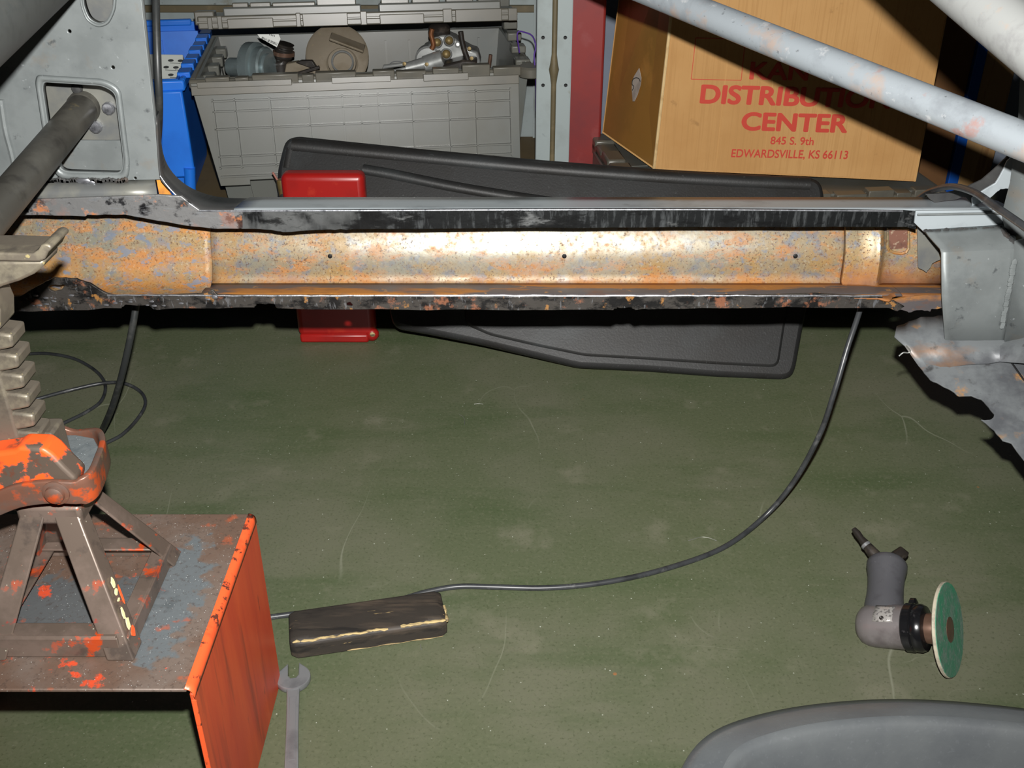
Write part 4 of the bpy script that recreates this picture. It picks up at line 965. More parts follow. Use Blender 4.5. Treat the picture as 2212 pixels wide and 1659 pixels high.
def lid_flap(F, hinge, along, out, L, D, mt, parent, teeth=True, ribs=True, side=1):
    """a flap from its hinge line; along = unit vector along the hinge, out = unit vector to the free edge"""
    A, U, V = Vector(hinge), Vector(along).normalized(), Vector(out).normalized(); Nn = U.cross(V)*side
    Mf = frame(A, U, V)
    if side < 0: pass
    n = 10; ol = [(0, 0), (L, 0)]; TP = .034 if teeth else 0
    # interlocking free edge
    k = 0; x = L; edge = []
    steps = [.10, .16, .09, .15, .12, .14, .10, .14]
    dep = [0, .024, .008, .030, .006, .026, .010, 0]
    for s_, dd in zip(steps, dep): edge += [(x, D-dd), (x-L*s_, D-dd)]; x -= L*s_
    ol += edge[:-1]+[(edge[-1][0]+TP, edge[-1][1])]
    if not teeth: ol = [(0, 0), (L, 0), (L, D), (0, D)]
    fl_ = plate('lid_flap', [ol], .005, mt, parent, Mf, bevel=.001)
    def bx(m, x0, x1, y0, y1, t):
        P = [A+U*a+V*b for a, b in ((x0, y0), (x1, y0), (x1, y1), (x0, y1))]; m.hexa([p+Nn*.002 for p in P], [p+Nn*(.002+t) for p in P])
    if ribs:
        m = MB()
        for f_ in (.055, .12, .225, .34, .445, .50, .555, .66, .775, .86, .97): bx(m, L*f_, L*f_+.0035, .03, D-.035, .012)
        for f_ in (.16, .26, .43, .70, .80, .90): bx(m, L*.055, L*.97, D*f_, D*f_+.003, .012)
        obj('lid_ribs', m, mt, fl_, smooth=0)
        m = MB(); bx(m, 0, L, .004, .022, .010); bx(m, L*.02, L*.30, -.004, .008, .014); bx(m, L*.42, L*.60, -.004, .008, .014); bx(m, L*.70, L*.84, -.004, .010, .016); obj('lid_hinge', m, K['tote_dark'] if mt == K['tote'] else mt, fl_, smooth=0, bevel=.001)
    return fl_, Mf, Nn

# grey tote
YAW = .15
G0, H0, ZS = Vector((-.640, 2.105, 0)), .499, .198
gF = Fr((G0.x, G0.y, ZS), YAW); gw, gd, gh = .683, .42, H0-ZS
gt = thing('grey_tote', 'open grey plastic tote full of car parts on the shelf', 'tote', gF.p(gw/2, gd/2, 0))
pp = tote_shell(gF, gw, gd, gh, K['tote'])
obj('tote_body', pp['body'], K['tote'], gt, smooth=20); o_ = obj('body_ribs', pp['ribs'], K['tote'], gt, smooth=0); o_['kind'] = 'stuff'
obj('tote_rim', rim(gF, gw, gd, gh), K['tote_dark'], gt, smooth=20, bevel=.004)
along = gF.R @ Vector((1, 0, 0)); outv = gF.R @ Vector((0, -.16, -1))
lf_, Mf, Nn = lid_flap(gF, gF.p(-.008, -.020, gh-.006), along, outv, gw-.018, .205, K['tote'], gt, side=-1)
# hinge knuckles along the near rim
for k, (a, b, z) in enumerate(((.03, .10, .006), (.115, .155, .004), (.165, .30, .008), (.31, .345, .005), (.35, .47, .008), (.52, .585, .008), (.59, .68, .005), (.70, .78, .008), (.79, .875, .013), (.885, .97, .006))):
    m = MB(); gF.box(m, gw*a, gw*b, -.024, -.004, gh-.012, gh+z); obj('hinge_knuckle', m, K['tote_dark'], gt, smooth=20, bevel=.002)
m = MB(); m.lathe(gF.p(gw+.004, -.006, gh-.018), (0, 0, 1), [(.026, 0), (.028, .002), (.028, .018), (.024, .022)], 24); obj('corner_post', m, K['tote_dark'], gt, smooth=40)
# far flap standing nearly level, its toothed edge towards us
hz0, hz1 = gF.p(.0, gd+.004, gh+.012), gF.p(.02, .13, gh+.085)
ov = (gF.p(0, .11, gh+.084)-gF.p(0, gd, gh+.046)); DL = ov.length
fl2, Mf2, N2 = lid_flap(gF, gF.p(.004, gd, gh+.050), along, ov, gw-.012, DL, K['tote_dark'], gt, teeth=False, ribs=False)
U2, V2, A2 = along, ov.normalized(), gF.p(.004, gd, gh+.050)
N2 = U2.cross(V2); N2 = N2 if N2.z > 0 else -N2
def fb(x0, x1, y0, y1, z0, z1):
    m = MB(); P = [A2+U2*a+V2*b for a, b in ((x0, y0), (x1, y0), (x1, y1), (x0, y1))]; m.hexa([p+N2*z0 for p in P], [p+N2*z1 for p in P]); return m
Lf = gw-.012
obj('lid_edge', fb(0, Lf, DL-.012, DL, -.014, .012), K['tote_dark'], fl2, smooth=20, bevel=.003)
obj('lid_step', fb(.05, Lf*.505, DL-.06, DL-.035, .002, .026), K['tote'], fl2, smooth=20, bevel=.003)
obj('lid_step', fb(Lf*.56, Lf-.03, DL-.06, DL-.035, .002, .026), K['tote'], fl2, smooth=20, bevel=.003)
for a, b in ((.10, .15), (.155, .22), (.225, .36), (.365, .49), (.57, .66), (.67, .76), (.78, .87), (.885, .96)):
    obj('lid_tooth', fb(Lf*a, Lf*b, DL-.085, DL-.065, .0, .036+random.uniform(-.004, .004)), K['tote_dark'], fl2, smooth=20, bevel=.002)
for a, b, z in ((.03, .045, .010), (.06, .075, .012), (.09, .23, .006), (.30, .315, .014), (.32, .46, .012), (.50, .52, .014), (.56, .70, .006), (.76, .79, .014), (.80, .95, .012), (.97, 1.0, .012)):
    obj('lid_lug', fb(Lf*a, Lf*b, DL-.002, DL+.004, -.014, z), K['tote_dark'], fl2, smooth=20, bevel=.0015)
obj('lid_corner', fb(-.006, .035, DL-.05, DL-.004, -.006, .022), K['tote_dark'], fl2, smooth=20, bevel=.003)
for k in range(6):        # stepped latch strip up the right end wall
    m = MB(); gF.box(m, gw-.020, gw+.012, .05+k*.06, .085+k*.06, gh-.01+.014*k, gh+.004+.016*k); obj('latch_strip', m, K['tote'], gt, smooth=20, bevel=.003)
for k in range(4):
    m = MB(); gF.box(m, .004, .03, .06+k*.085, .095+k*.085, gh-.03, gh-.008); obj('latch_strip', m, K['tote'], gt, smooth=20, bevel=.003)

# things in the grey tote ------------------------------------------------
yI = 2.28
zfill = ZS+.012
vv = thing('vacuum_valve', 'zinc-plated round canister valve at the left of the grey tote', 'car part', atY(560, 160, yI)+Vector((0, 0, -.1)))
ax = Vector((.93, -.30, .05)).normalized(); c0 = atY(549, 146, yI-.02)
m = MB(); m.lathe(c0, ax, [(.0, -.062), (.018, -.062), (.020, -.058), (.020, -.022), (.032, -.020), (.033, -.012)], 28); obj('valve_neck', m, K['zinc'], vv)
m = MB(); m.lathe(c0, ax, [(.050, -.012), (.053, -.010), (.053, .010), (.048, .013), (.044, .014), (.044, .030), (.040, .034), (.0, .034)], 36); obj('valve_flange', m, K['zinc'], vv)
m = MB(); m.lathe(c0, ax, [(.030, .034), (.029, .040), (.0, .041)], 28); obj('valve_cap', m, K['zinc'], vv)
m = MB(); q = c0-ax*.02; m.tube([q+Vector((0, 0, -.03)), Vector((q.x, q.y, zfill))], .02, 12); obj('valve_stem', m, K['zinc'], vv)
eh = thing('elbow_hose', 'dirty black ribbed hose elbow standing behind the round valve', 'hose', atY(600, 160, yI+.05)+Vector((0, 0, -.2)))
P = smooth_path([Vector((atY(609, 150, yI).x, yI+.01, zfill)), atY(608, 160, yI+.01), atY(609, 138, yI+.01), atY(613, 112, yI+.01), atY(616, 94, yI+.01)], 8)
m = MB(); m.tube(P, [.0185+.0018*math.sin(k*1.6) if k > 14 else .022 for k in range(len(P))], 18); obj('hose_tube', m, K['dirty_black'], eh)
m = MB(); m.tube([P[-10]-Vector((0, 0, .004)), P[-10]+Vector((.001, 0, .004))], .0235, 20); obj('hose_clamp', m, K['brown_steel'], eh)
# barcode tag tied on it
tA = [atY(x, y, yI-.03) for x, y in ((556, 74), (602, 74), (606, 84), (598, 102), (562, 82))]
tg_ = thing('barcode_tag', 'white barcode tag leaning in the grey tote', 'tag', atY(600, 102, yI+.01))
m = MB(); m.prism(tA, (0, .0008, 0)); obj('tag_card', m, K['white'], tg_, smooth=0)
for k in range(14):
    a = atY(567+2.45*k, 79.5+1.0*k, yI-.0305); b = atY(565.5+2.45*k, 85+1.0*k, yI-.0305)
    m = MB(); m.bar(a, b, .0008*random.choice((1, 1.6, 2.2)), .0003, (0, 1, 0)); obj('bar', m, K['print_dark'], tg_, smooth=0)
# small printed characters at the tag's upper edge
m = MB()
for k in range(4):
    a = atY(583+3.4*k, 73.5+.9*k, yI-.0305); b = atY(582.4+3.4*k, 76.5+.9*k, yI-.0305); m.bar(a, b, .0014, .0003, (0, 1, 0))
t_ = obj('tag_print', m, K['print_dark'], tg_, smooth=0); t_['kind'] = 'stuff'
# hub
hb_ = thing('wheel_hub', 'round rusty brown iron hub with stepped centre in the grey tote', 'car part', Vector((atY(735, 120, yI).x, yI+.04, zfill)))
c1 = atY(729, 122, yI+.05); ax = Vector((.10, -.86, .42)).normalized()
m = MB(); m.lathe(c1, ax, [(.0, -.008), (.066, -.008), (.069, -.004), (.069, .006), (.064, .009), (.0, .009)], 48); obj('hub_disc', m, K['iron'], hb_, smooth=35)
m = MB(); m.lathe(c1+Vector((.010, 0, -.020)), ax, [(.038, .006), (.036, .016), (.031, .019), (.030, .030), (.0, .030)], 36); obj('hub_step', m, K['iron'], hb_, smooth=35)
m = MB(); m.lathe(c1+Vector((.012, 0, -.022)), ax, [(.0245, .028), (.0245, .046), (.0225, .048), (.0205, .046), (.0205, .034)], 32, False); obj('hub_bore', m, K['alu'], hb_, smooth=35)
m = MB(); m.lathe(c1+Vector((.012, 0, -.022)), ax, [(.021, .032), (.021, .036), (0, .036)], 24); obj('hub_core', m, K['iron'], hb_)
rr_ = c1+Vector((.024, -.010, .034)); m = MB(); m.bar(rr_+Vector((-.034, -.004, .012)), rr_+Vector((.038, 0, -.016)), .006, .030, (0, 1, .3)); obj('hub_lug', m, K['iron'], hb_, smooth=20, bevel=.002)
m = MB(); m.tube([c1+Vector((0, .01, -.06)), Vector((c1.x, c1.y+.012, zfill))], .02, 14); obj('hub_stub', m, K['iron'], hb_)
# bracket between valve and hub
bkx = thing('black_bracket', 'flat grey and black bracket between round valve and rusty hub', 'car part', Vector((atY(655, 160, yI).x, yI, zfill)))
q = [atY(x, y, yI-.05) for x, y in ((612, 168), (618, 138), (642, 134), (668, 146), (690, 158), (692, 172))]
m = MB(); m.prism(q, (0, .02, 0)); obj('bracket_plate', m, K['iron'], bkx, smooth=20, bevel=.002)
q = [atY(x, y, yI-.06) for x, y in ((638, 136), (650, 131), (674, 131), (684, 146), (672, 148))]
m = MB(); m.prism(q, (0, .012, 0)); obj('bracket_pad', m, K['dirty_black'], bkx, smooth=20, bevel=.002)
m = MB(); m.bar(atY(622, 165, yI-.08), atY(690, 145, yI-.08), .010, .006); obj('bracket_arm', m, K['dirty_black'], bkx, smooth=20, bevel=.001)
m = MB(); p = atY(655, 165, yI-.04); m.tube([p, Vector((p.x, p.y, zfill))], .015, 10); obj('bracket_foot', m, K['iron'], bkx)
# aluminium carburettor-like casting
ca = thing('aluminium_casting', 'bright cast aluminium carburettor with pipes at the right of the grey tote', 'car part', Vector((atY(955, 150, yI).x, yI+.05, zfill)))
yA = yI+.03
body = [(905, 150), (903, 122), (915, 104), (930, 96), (934, 82), (950, 76), (968, 77), (984, 84), (1000, 98), (1018, 108), (1032, 112), (1038, 135), (1034, 152)]
m = MB(); m.prism([atY(x, y, yA) for x, y in body], (0, .06, 0)); obj('casting_body', m, K['alu'], ca, smooth=30, bevel=.006, bseg=3)
m = MB(); m.lathe(atY(927, 125, yA+.02), (0, -1, 0), [(.030, 0), (.030, .022), (.026, .026), (0, .027)], 30); obj('casting_drum', m, K['alu'], ca)
for px, py, r in ((944, 92, .0125), (970, 88, .0125), (964, 117, .0130)):
    m = MB(); m.lathe(atY(px, py, yA), (.1, -1, .25), [(r, -.006), (r, .006), (r*.86, .010), (r*.72, .0085), (r*.68, .006)], 22, False); bo_ = obj('casting_boss', m, K['alu'], ca, smooth=35)
    m = MB(); m.lathe(atY(px, py, yA), (.1, -1, .25), [(r*.7, .004), (r*.6, .0075), (r*.3, .0095), (0, .010)], 18); obj('boss_plug', m, K['brass'], bo_, smooth=50)
m = MB(); m.lathe(atY(989, 96, yA), (0, -1, .2), [(.0065, 0), (.0065, .008), (.004, .009), (.0035, .004), (0, .004)], 16); obj('casting_lug', m, K['alu'], ca, smooth=35)
a, b = atY(918, 142, yA-.02), atY(958, 128, yA-.02); m = MB(); m.tube([a, b], .021, 24); obj('throttle_barrel', m, K['alu'], ca, smooth=35, bevel=.002)
a, b = atY(877, 148, yA-.03), atY(918, 138, yA-.025); m = MB(); m.tube([a, b], [.012, .015], 18); obj('throttle_shaft', m, K['alu'], ca, smooth=35)
m = MB(); m.tube([atY(826, 152, yA-.03), atY(830, 144, yA-.03), atY(878, 138, yA-.03), atY(884, 147, yA-.03), atY(842, 156, yA-.03)], .0045, 10, closed=True); obj('throttle_link', m, K['alu'], ca, smooth=40)
m = MB(); m.tube(smooth_path([atY(x, y, yA) for x, y in ((838, 143), (848, 134), (865, 133), (876, 139))]), .0012, 6); obj('link_wire', m, K['chrome'], ca)
for px, py in ((874, 138), (881, 154), (1014, 105), (1019, 126), (922, 139)):
    m = MB(); m.lathe(atY(px, py, yA-.045), (0, -1, .2), [(.0042, 0), (.0042, .006), (0, .007)], 8); obj('brass_screw', m, K['brass'], ca, smooth=20)
P = smooth_path([atY(x, y, yA-.012) for x, y in ((932, 106), (936, 98), (934, 86), (931, 74), (934, 62))]); m = MB(); m.tube(P, .0055, 12); obj('copper_pipe', m, K['copper'], ca)
m = MB(); m.lathe(atY(949, 66, yA+.025), (0, -.3, 1), [(.024, -.012), (.024, .006), (.018, .012), (0, .014)], 24); obj('dark_cap', m, K['dirty_black'], ca)
m = MB(); m.tube(smooth_path([atY(x, y, yA-.04) for x, y in ((995, 68), (998, 88), (1003, 108), (1010, 128), (1014, 140))]), .0058, 12); obj('vacuum_pipe', m, K['dirty_black'], ca)
m = MB(); m.prism([atY(x, y, yA-.05) for x, y in ((955, 148), (958, 140), (1000, 130), (1030, 132), (1030, 160), (955, 160))], (0, .05, 0)); obj('black_base', m, K['dirty_black'], ca, smooth=30, bevel=.005)
m = MB(); m.tube([atY(1056, 146, yA), atY(1060, 118, yA)], .0042, 10); obj('stud', m, K['brown_steel'], ca)
m = MB(); m.tube([atY(1040, 148, yA), atY(1052, 146, yA)], .010, 12); obj('stud_nut', m, K['dirty_black'], ca)
m = MB(); p = atY(970, 150, yA+.02); gz = MB(); m.box((p.x, p.y+.015, (zfill+p.z)/2), (.09, .05, p.z-zfill)); obj('casting_foot', m, K['dirty_black'], ca, smooth=20, bevel=.006)
pw = cable('purple_wire', 'thin purple and black wire looped over the right end of the grey tote', [gF.p(gw-.02, .0, gh+.030), atY(1118, 71, 2.24), atY(1137, 71, 2.23), atY(1150, 78, 2.22), atY(1156, 92, 2.205), atY(1157, 105, 2.205), atY(1154, 125, 2.205), atY(1158, 170, 2.205), atY(1158, 240, 2.205)], .0016, K['purple'], 'wire')

# blue tote -------------------------------------------------------------
bw, bd, bh = .42, .50, .30
bO = Vector((-.676, 2.105, ZS)); bF = Fr(bO, .15); bF = Fr(bF.p(-bw, 0, 0), .15)
bt_ = thing('blue_tote', 'bright blue plastic tote beside the grey tote', 'tote', bF.p(bw/2, bd/2, 0))
pp = tote_shell(bF, bw, bd, bh, K['tote_blue'], tap=.035, ribs=4, side=False)
obj('tote_body', pp['body'], K['tote_blue'], bt_, smooth=20); o_ = obj('body_ribs', pp['ribs'], K['tote_blue'], bt_, smooth=0); o_['kind'] = 'stuff'
obj('tote_rim', rim(bF, bw, bd, bh, .012, .022), K['tote_blue'], bt_, smooth=20, bevel=.004)
m = MB(); bF.box(m, bw-.06, bw+.006, -.016, .004, .10, bh-.02); obj('corner_panel', m, K['tote_blue'], bt_, smooth=20, bevel=.004)
m = MB(); m.tube([bF.p(bw-.02, .0, 0), bF.p(bw-.004, -.012, .12)], .012, 12); obj('corner_column', m, K['tote_blue'], bt_)
for z in (.12, .19, .235):
    m = MB(); bF.box(m, bw-.19, bw-.06, -.010, .002, z, z+.004); obj('moulded_line', m, K['tote_blue'], bt_, smooth=0)
m = MB(); bF.box(m, bw-.058, bw-.050, -.014, .004, .02, bh-.05); obj('moulded_line', m, K['tote_blue'], bt_, smooth=0)
# blue latch strip along the right rim
for k in range(7):
    m = MB(); bF.box(m, bw-.006, bw+.020, .03+k*.066, .075+k*.066, bh-.006, bh+.006+.003*(k % 2)); obj('latch_strip', m, K['tote_blue'], bt_, smooth=20, bevel=.002)
# back flap standing upright
m = MB(); bF.box(m, .0, bw-.01, bd+.002, bd+.010, bh-.02, bh+.02); fl3 = obj('lid_flap', m, K['tote_blue'], bt_, smooth=20, bevel=.002)
for a, b in ((.05, .3), (.36, .6), (.66, .93)):
    m = MB(); bF.box(m, bw*a, bw*b, bd-.004, bd+.014, bh+.012, bh+.026); obj('hinge_knuckle', m, K['tote_blue'], fl3, smooth=20, bevel=.003)
# white parts carton with oval print
cbx = thing('white_parts_carton', 'white carton with small green oval print standing in the blue tote', 'carton', bF.p(bw-.10, .22, .01))
q = [atY(x, y, 2.24) for x, y in ((345, 182), (360, 122), (412, 126), (406, 182))]
q = [bF.p(bw-.175, .13, .16), bF.p(bw-.030, .13, .16), bF.p(bw-.022, .25, .296), bF.p(bw-.155, .25, .302)]
nf = (q[1]-q[0]).cross(q[3]-q[0]).normalized()
if nf.y > 0: nf = -nf
m = MB(); m.prism([p-nf*.09 for p in q], nf*.09); obj('carton_body', m, K['white_card'], cbx, smooth=0, bevel=.002)
ov_ = MB()
for r_, row in enumerate((130, 145, 161, 178, 196)):
    for k in range(4):
        px = 350+k*21+(r_ % 2)*11-2; c_ = atP(px, row+k*.6, q[0]+nf*.0006, nf)
        if px > 408-(row-130)*.02 or px < 352: continue
        U_ = (q[1]-q[0]).normalized(); V_ = nf.cross(U_)
        mm_ = MB(); mm_.prism([c_+U_*.0062*math.cos(a)+V_*.0030*math.sin(a) for a in [2*math.pi*i/14 for i in range(14)]], nf*.0003); obj('printed_oval', mm_, K['print_dark'], cbx, smooth=0)
        mm_ = MB(); c2_ = atP(px+9, row+5.5, q[0]+nf*.0006, nf); mm_.prism([c2_+U_*a+V_*b for a, b in ((-.011, -.0006), (.011, -.0026), (.011, -.0016), (-.011, .0004))], nf*.0003); obj('printed_line', mm_, K['print_dark'], cbx, smooth=0)

# ------------------------------------------------------------------ black moulded panel and the red canister
pn = Vector((0, 1, -.75)).normalized(); pP = Vector((0, 1.757, 0))
U_, V_ = Vector((1, 0, 0)), Vector((0, .75, 1)).normalized(); MPn = frame(pP, U_, V_)
def onp(x, y): return atP(x, y, pP, pn)
po_ = [(622, 330), (628, 312), (645, 307), (900, 333), (1160, 357), (1400, 376), (1600, 388), (1740, 394), (1762, 402), (1768, 430), (1742, 600), (1722, 700), (1706, 790), (1700, 806), (1686, 810), (1550, 803), (1400, 791), (1250, 784), (1150, 760), (1040, 734), (930, 712), (860, 700), (838, 600), (812, 452), (790, 440), (630, 440), (612, 430), (612, 372)]
bp = thing('black_door_panel', 'large black moulded plastic door panel leaning in front of the totes', 'panel', Vector((.25, 1.80, 0)))
plate('panel_shell', [round_poly(to2d(MPn, [onp(*p) for p in po_]), .012)], .030, K['panel'], bp, MPn, bevel=.010, smooth=60)
Nn = V_.cross(U_)   # towards the viewer side
Nn = -pn
def ridge(name, pts, r, lift=.012, mt='panel', sq=None):
    P = smooth_path([onp(*p)+Nn*lift for p in pts], 6); m = MB(); m.tube(P, r, 14); return obj(name, m, K[mt], bp, smooth=60)
ridge('edge_roll', [(634, 318), (900, 343), (1160, 367), (1400, 385), (1600, 396), (1745, 402)], .016, .006)
ridge('edge_roll', [(630, 325), (625, 350), (622, 368)], .013, .004)
ridge('armrest_ridge', [(786, 371), (840, 380), (880, 388), (980, 408), (1100, 428), (1250, 450)], .012, .010)
fi = [(1010, 640), (1010, 700), (1060, 722), (1160, 745), (1262, 766), (1400, 774), (1550, 784), (1672, 790), (1686, 700), (1704, 600), (1500, 600)]
me_ = to2d(MPn, [onp(*p) for p in fi]); Mq = MPn.copy(); Mq.translation = MPn.translation+Nn*.004
plate('panel_field', [round_poly(me_, .012)], .030, K['panel'], bp, Mq, bevel=.006, smooth=60)
rc2 = thing('red_canister', 'red painted metal canister with brass fitting in front of the black panel', 'canister', Vector((-.362, 1.96, 0)))
def rr3(x0, x1, y0, y1, z0, z1, r): 
    m = MB(); m.box(((x0+x1)/2, (y0+y1)/2, (z0+z1)/2), (x1-x0, y1-y0, z1-z0)); return m
m = rr3(-.448, -.286, 1.906, 1.947, .012, .364, .02); o_ = obj('can_body', m, K['red_can'], rc2, smooth=60, bevel=.013, bseg=4)
m = rr3(-.444, -.30, 1.903, 1.948, .0, .020, .0); obj('can_foot', m, K['red_can'], rc2, smooth=30, bevel=.005)
p = atZ(805, 726, .012); m = MB(); m.ball((p.x-.002, 1.915, .016), .016, 10, (1, .8, 1)); obj('worn_corner', m, K['red_can'], rc2)
m = MB(); m.ball((p.x+.001, 1.904, .020), .0055, 8, (1.1, .5, 1)); obj('bare_spot', m, K['wood_raw'], rc2)
c_ = atY(614, 404, 1.935); m = MB(); m.tube([c_+Vector((-.004, 0, .016)), c_+Vector((-.001, 0, -.018))], [.010, .011], 14); obj('brass_fitting', m, K['brass'], rc2, smooth=40, bevel=.002)
m = MB(); m.tube([c_+Vector((-.006, 0, .002)), atY(589, 372, 1.935)], .0022, 8); obj('fitting_rod', m, K['pinkrod'], rc2)
m = MB(); m.lathe(atY(612, 423, 1.93), (0, -1, 0), [(.006, 0), (.006, .006), (0, .007)], 10); obj('fitting_nut', m, K['dirty_black'], rc2)

# ------------------------------------------------------------------ lower tote, cardboard box and cartons on the right
lF = Fr((.262, 2.026, 0), .118); lw, ld, lh = .66, .46, .262
lt = thing('grey_tote', 'closed grey plastic tote under the large cardboard box', 'tote', lF.p(lw/2, ld/2, 0))
pp = tote_shell(lF, lw, ld, lh, K['tote'], ribs=10)
obj('tote_body', pp['body'], K['tote'], lt, smooth=20); o_ = obj('body_ribs', pp['ribs'], K['tote'], lt, smooth=0); o_['kind'] = 'stuff'
obj('tote_rim', rim(lF, lw, ld, lh), K['tote_dark'], lt, smooth=20, bevel=.004)
m = MB(); lF.box(m, 0, lw, 0, ld*.495, lh-.004, lh+.004); obj('lid_flap', m, K['tote'], lt, smooth=0, bevel=.001)
m = MB(); lF.box(m, 0, lw, ld*.505, ld, lh-.004, lh+.004); obj('lid_flap', m, K['tote'], lt, smooth=0, bevel=.001)
for a, b, z in ((.02, .10, .010), (.11, .20, .004), (.22, .34, .010), (.36, .48, .006), (.50, .62, .010), (.64, .74, .006), (.745, .83, .012), (.84, .89, .005), (.90, .985, .010)):
    m = MB(); lF.box(m, lw*a, lw*b, -.016, .012, lh-.014, lh+z); obj('hinge_knuckle', m, K['tote_dark'], lt, smooth=20, bevel=.002)
# stepped latch strip along the left edge
for k, (a, b, z, w_) in enumerate(((.00, .055, .016, .030), (.06, .12, .006, .034), (.125, .185, .018, .030), (.19, .25, .008, .036), (.255, .33, .012, .030), (.335, .40, .006, .034), (.405, .47, .012, .036))):
    m = MB(); lF.box(m, -.014, w_, a, b, lh-.03, lh+z); obj('latch_strip', m, K['tote_dark'], lt, smooth=20, bevel=.005)
m = MB(); lF.box(m, -.020, -.012, .06, .40, lh-.10, lh-.012); obj('side_flange', m, K['tote'], lt, smooth=20, bevel=.003)
m = MB(); m.lathe(lF.p(-.002, ld+.006, lh-.04), (0, 0, 1), [(.022, 0), (.023, .036), (.018, .048), (.0, .030)], 20); obj('corner_post', m, K['tote'], lt)
m = MB(); lF.box(m, lw-.016, lw+.016, ld*.4, ld*.95, lh-.02, lh+.04); obj('latch_strip', m, K['tote_dark'], lt, smooth=20, bevel=.008)

# cardboard box, pushed a little out of square
yA_, yB_ = 2.185, 2.115
A0 = atY(1412, 371, yA_); A1 = atY(1447, 60, yA_); B0 = atY(1976, 404, yB_); B1 = atY(2041, 60, yB_)
zb0 = lh+.0175
HB_ = .52
def up(P0, P1): d_ = (P1-P0)/(P1.z-P0.z); return d_
dA, dB = up(A0, A1), up(B0, B1)
A0 = A0+dA*(zb0+.004-A0.z); B0 = B0+dB*(zb0-B0.z)
A1, B1 = A0+dA*HB_, B0+dB*HB_
sv = Vector((-.112, .375, 0)); svB = Vector((-.10, .38, 0))
C0 = atZ(1301, 287, zb0+.004); C1 = atY(1336, 0, C0.y); C1 = C0+(C1-C0)*(HB_/(C1.z-C0.z)); sv = C0-A0; svB = sv*1.02; D0, D1 = B0+svB, B1+svB+(C1-C0)-(A1-A0)
cb = thing('cardboard_box', 'large brown cardboard box printed in red, sitting on the grey tote', 'cardboard box', (A0+B0+C0+D0)/4)
def sheet(name, P, mt, th=.004):
    m = MB(); n_ = (P[1]-P[0]).cross(P[3]-P[0]).normalized(); c_ = sum(P, Vector())/4; ctr = (A0+B1+C0+D1)/4
    if n_.dot(ctr-c_) < 0: n_ = -n_
    m.prism(P, n_*th); return obj(name, m, mt, cb, smooth=0)
front = sheet('printed_panel', [A0, B0, B1, A1], K['cardboard'])
left = sheet('side_panel', [C0, A0, A1, C1], K['card_tape'])
sheet('side_panel', [B0, D0, D1, B1], K['cardboard'])
sheet('back_panel', [D0, C0, C1, D1], K['cardboard'])
sheet('bottom_panel', [A0, B0, D0, C0], K['cardboard'])
sheet('top_panel', [A1, B1, D1, C1], K['cardboard'])
m = MB(); m.tube([A0, A0.lerp(A1, .5), A1], .0035, 8); obj('corner_fold', m, K['card_edge'], cb)
nF = (B0-A0).cross(A1-A0).normalized(); nF = nF if nF.y < 0 else -nF
UF = (B0-A0).normalized()
def onf(x, y): return atP(x, y, A0+nF*.0006, nF)
def lettering(body, bl, br, tl, bold, name='printed_lettering', lab=None):
    me = text_mesh(body, bold)
    xs = [v.co.x for v in me.vertices]; lo, hi = min(xs), max(xs)
    cap = .729 if any(c.isupper() for c in body) else .7
    P0, P1, P2 = onf(*bl), onf(*br), onf(*tl)
    ux, uy = (P1-P0)/(hi-lo), (P2-P0)/cap
    for v in me.vertices: v.co = P0+ux*(v.co.x-lo)+uy*v.co.y+nF*v.co.z
    finish(me, K['print'], 0); o = link(name, me, front)
    o['label'] = lab or 'red printed lettering'
    return o
lettering('DISTRIBUTION', (1511, 221.5), (1922, 233), (1515.5, 181.5), .040)
lettering('CENTER', (1600, 279.5), (1830, 285.5), (1604, 241), .040)
lettering('845 S. 9th', (1663.5, 311), (1757, 313), (1665.5, 294), .018)
lettering('EDWARDSVILLE, KS 66113', (1579, 339), (1830, 343), (1581.5, 321), .018)
lettering('KAN', (1618, 170), (1745, 173), (1622.5, 132), .030)
for a, b in (((1493, 171), (1503, 82)), ((1493, 171), (1601, 173.5)), ((1601, 173.5), (1610, 84)), ((1503, 82), (1610, 84))):
    m = MB(); p, q = onf(*a), onf(*b); m.bar(p, q, .0013, .0004, nF); obj('printed_square', m, K['print'], front, smooth=0)
for px in (1545, 1648, 1868):     # soft vertical creases
    m = MB(); m.tube([onf(px, 372)-nF*.0008, onf(px+38, 20)-nF*.0008], .0012, 6); obj('crease', m, K['cardboard'], front)
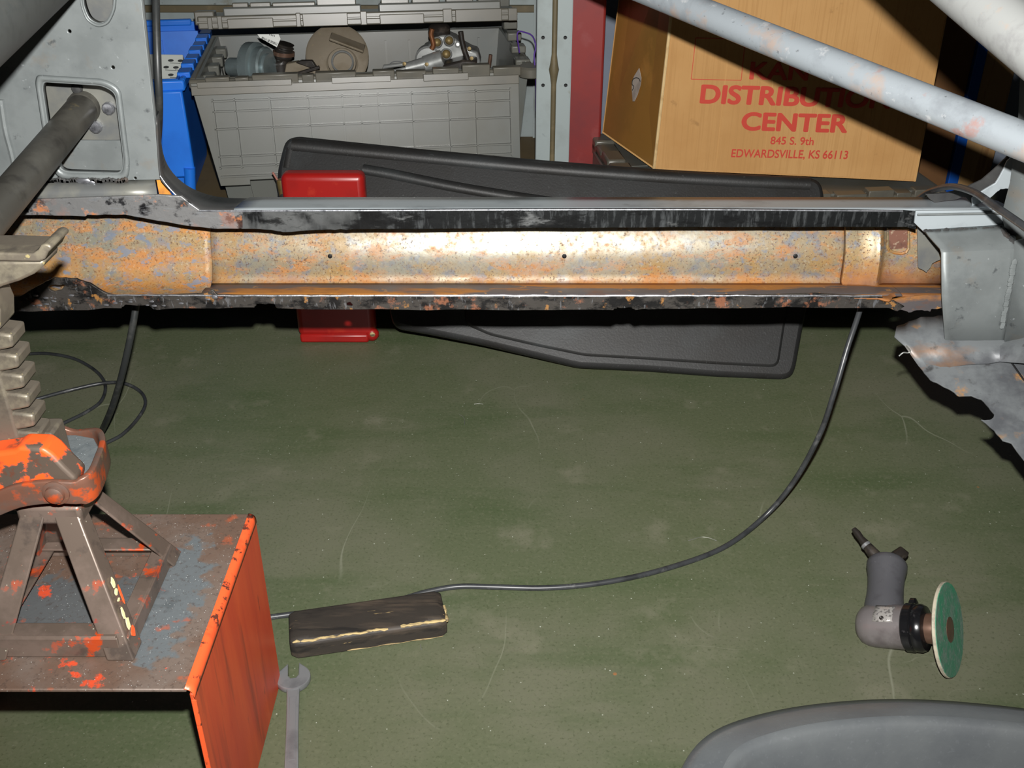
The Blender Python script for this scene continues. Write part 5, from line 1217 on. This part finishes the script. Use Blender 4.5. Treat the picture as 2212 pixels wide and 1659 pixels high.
# torn paper window on the left side
nL = (A0-C0).cross(A1-A0).normalized(); nL = nL if nL.x < 0 else -nL
def onl(x, y): return atP(x, y, A0+nL*.0008, nL)
tw = [(1381, 147), (1383.5, 158), (1385.5, 168), (1384.5, 182), (1381.5, 192), (1377, 206), (1371, 219), (1367, 219), (1366, 205), (1365, 190), (1366, 174), (1371, 163)]
m = MB(); m.prism([onl(*p) for p in tw], nL*.0006); obj('torn_patch', m, K['paper'], left, smooth=0)
m = MB(); m.tube(smooth_path([onl(*p)+nL*.001 for p in ((1367, 195), (1370, 187), (1366.5, 182), (1368, 172), (1375, 168), (1381, 170), (1384, 176))]), .0011, 5); obj('pen_mark', m, K['print_dark'], left)

# cartons and boards stacked farther right
yC = 2.75
def lean(name, lab, cat, pts, Y, th, mt):
    P = [atY(x, y, Y) for x, y in pts]; base = min(p.z for p in P); m = MB(); m.prism(P, (0, th, 0)); return tag(obj(name, m, mt, smooth=0, bevel=.001), lab, cat)
bz = 0.0
def upright(name, lab, cat, x0, x1, Y, z1, th, mt):
    m = MB(); m.box(((x0+x1)/2, Y+th/2, z1/2), (x1-x0, th, z1)); return tag(obj(name, m, mt, smooth=0, bevel=.002), lab, cat)
X = lambda px: xY(px, 370, yC)
upright('brown_carton', 'plain dark brown carton behind the printed cardboard box', 'carton', X(1900), X(2048), yC, .62, .2, K['card_brown'])
upright('blue_strip', 'flat blue strip standing between brown carton and pine board', 'strip', X(2050), X(2072), yC-.01, .50, .02, K['blue_tape'])
upright('pine_board', 'pale pine board standing at the right by the blue strip', 'board', X(2074), X(2140), yC, .55, .03, K['pine'])
kb = thing('storage_cabinet', 'blue-grey steel cabinet with brown slatted panel in the far right background', 'cabinet', Vector((1.6, 3.1, 0)))
m = MB(); m.box((1.55, 3.14, .75), (.9, .2, 1.5)); obj('cabinet_body', m, K['wall'], kb, smooth=0, bevel=.003)
xk0, xk1 = xY(2112, 100, 3.03), xY(2290, 100, 3.03)
zt, zbk = atY(2150, 20, 3.03).z, atY(2150, 142, 3.03).z
for k in range(9):
    z = zbk+(zt-zbk)*(k+.5)/9; m = MB(); m.box(((xk0+xk1)/2, 3.035, z), (xk1-xk0, .012, (zt-zbk)/9*.86)); obj('slat', m, K['brown_panel'], kb, smooth=0, bevel=.001)
for px in (2100, 2108):
    x = xY(px, 100, 3.035); m = MB(); m.box((x, 3.034, .8), (.006, .012, 1.3)); obj('door_edge', m, K['shelf'] if px == 2108 else K['black'], kb, smooth=0)
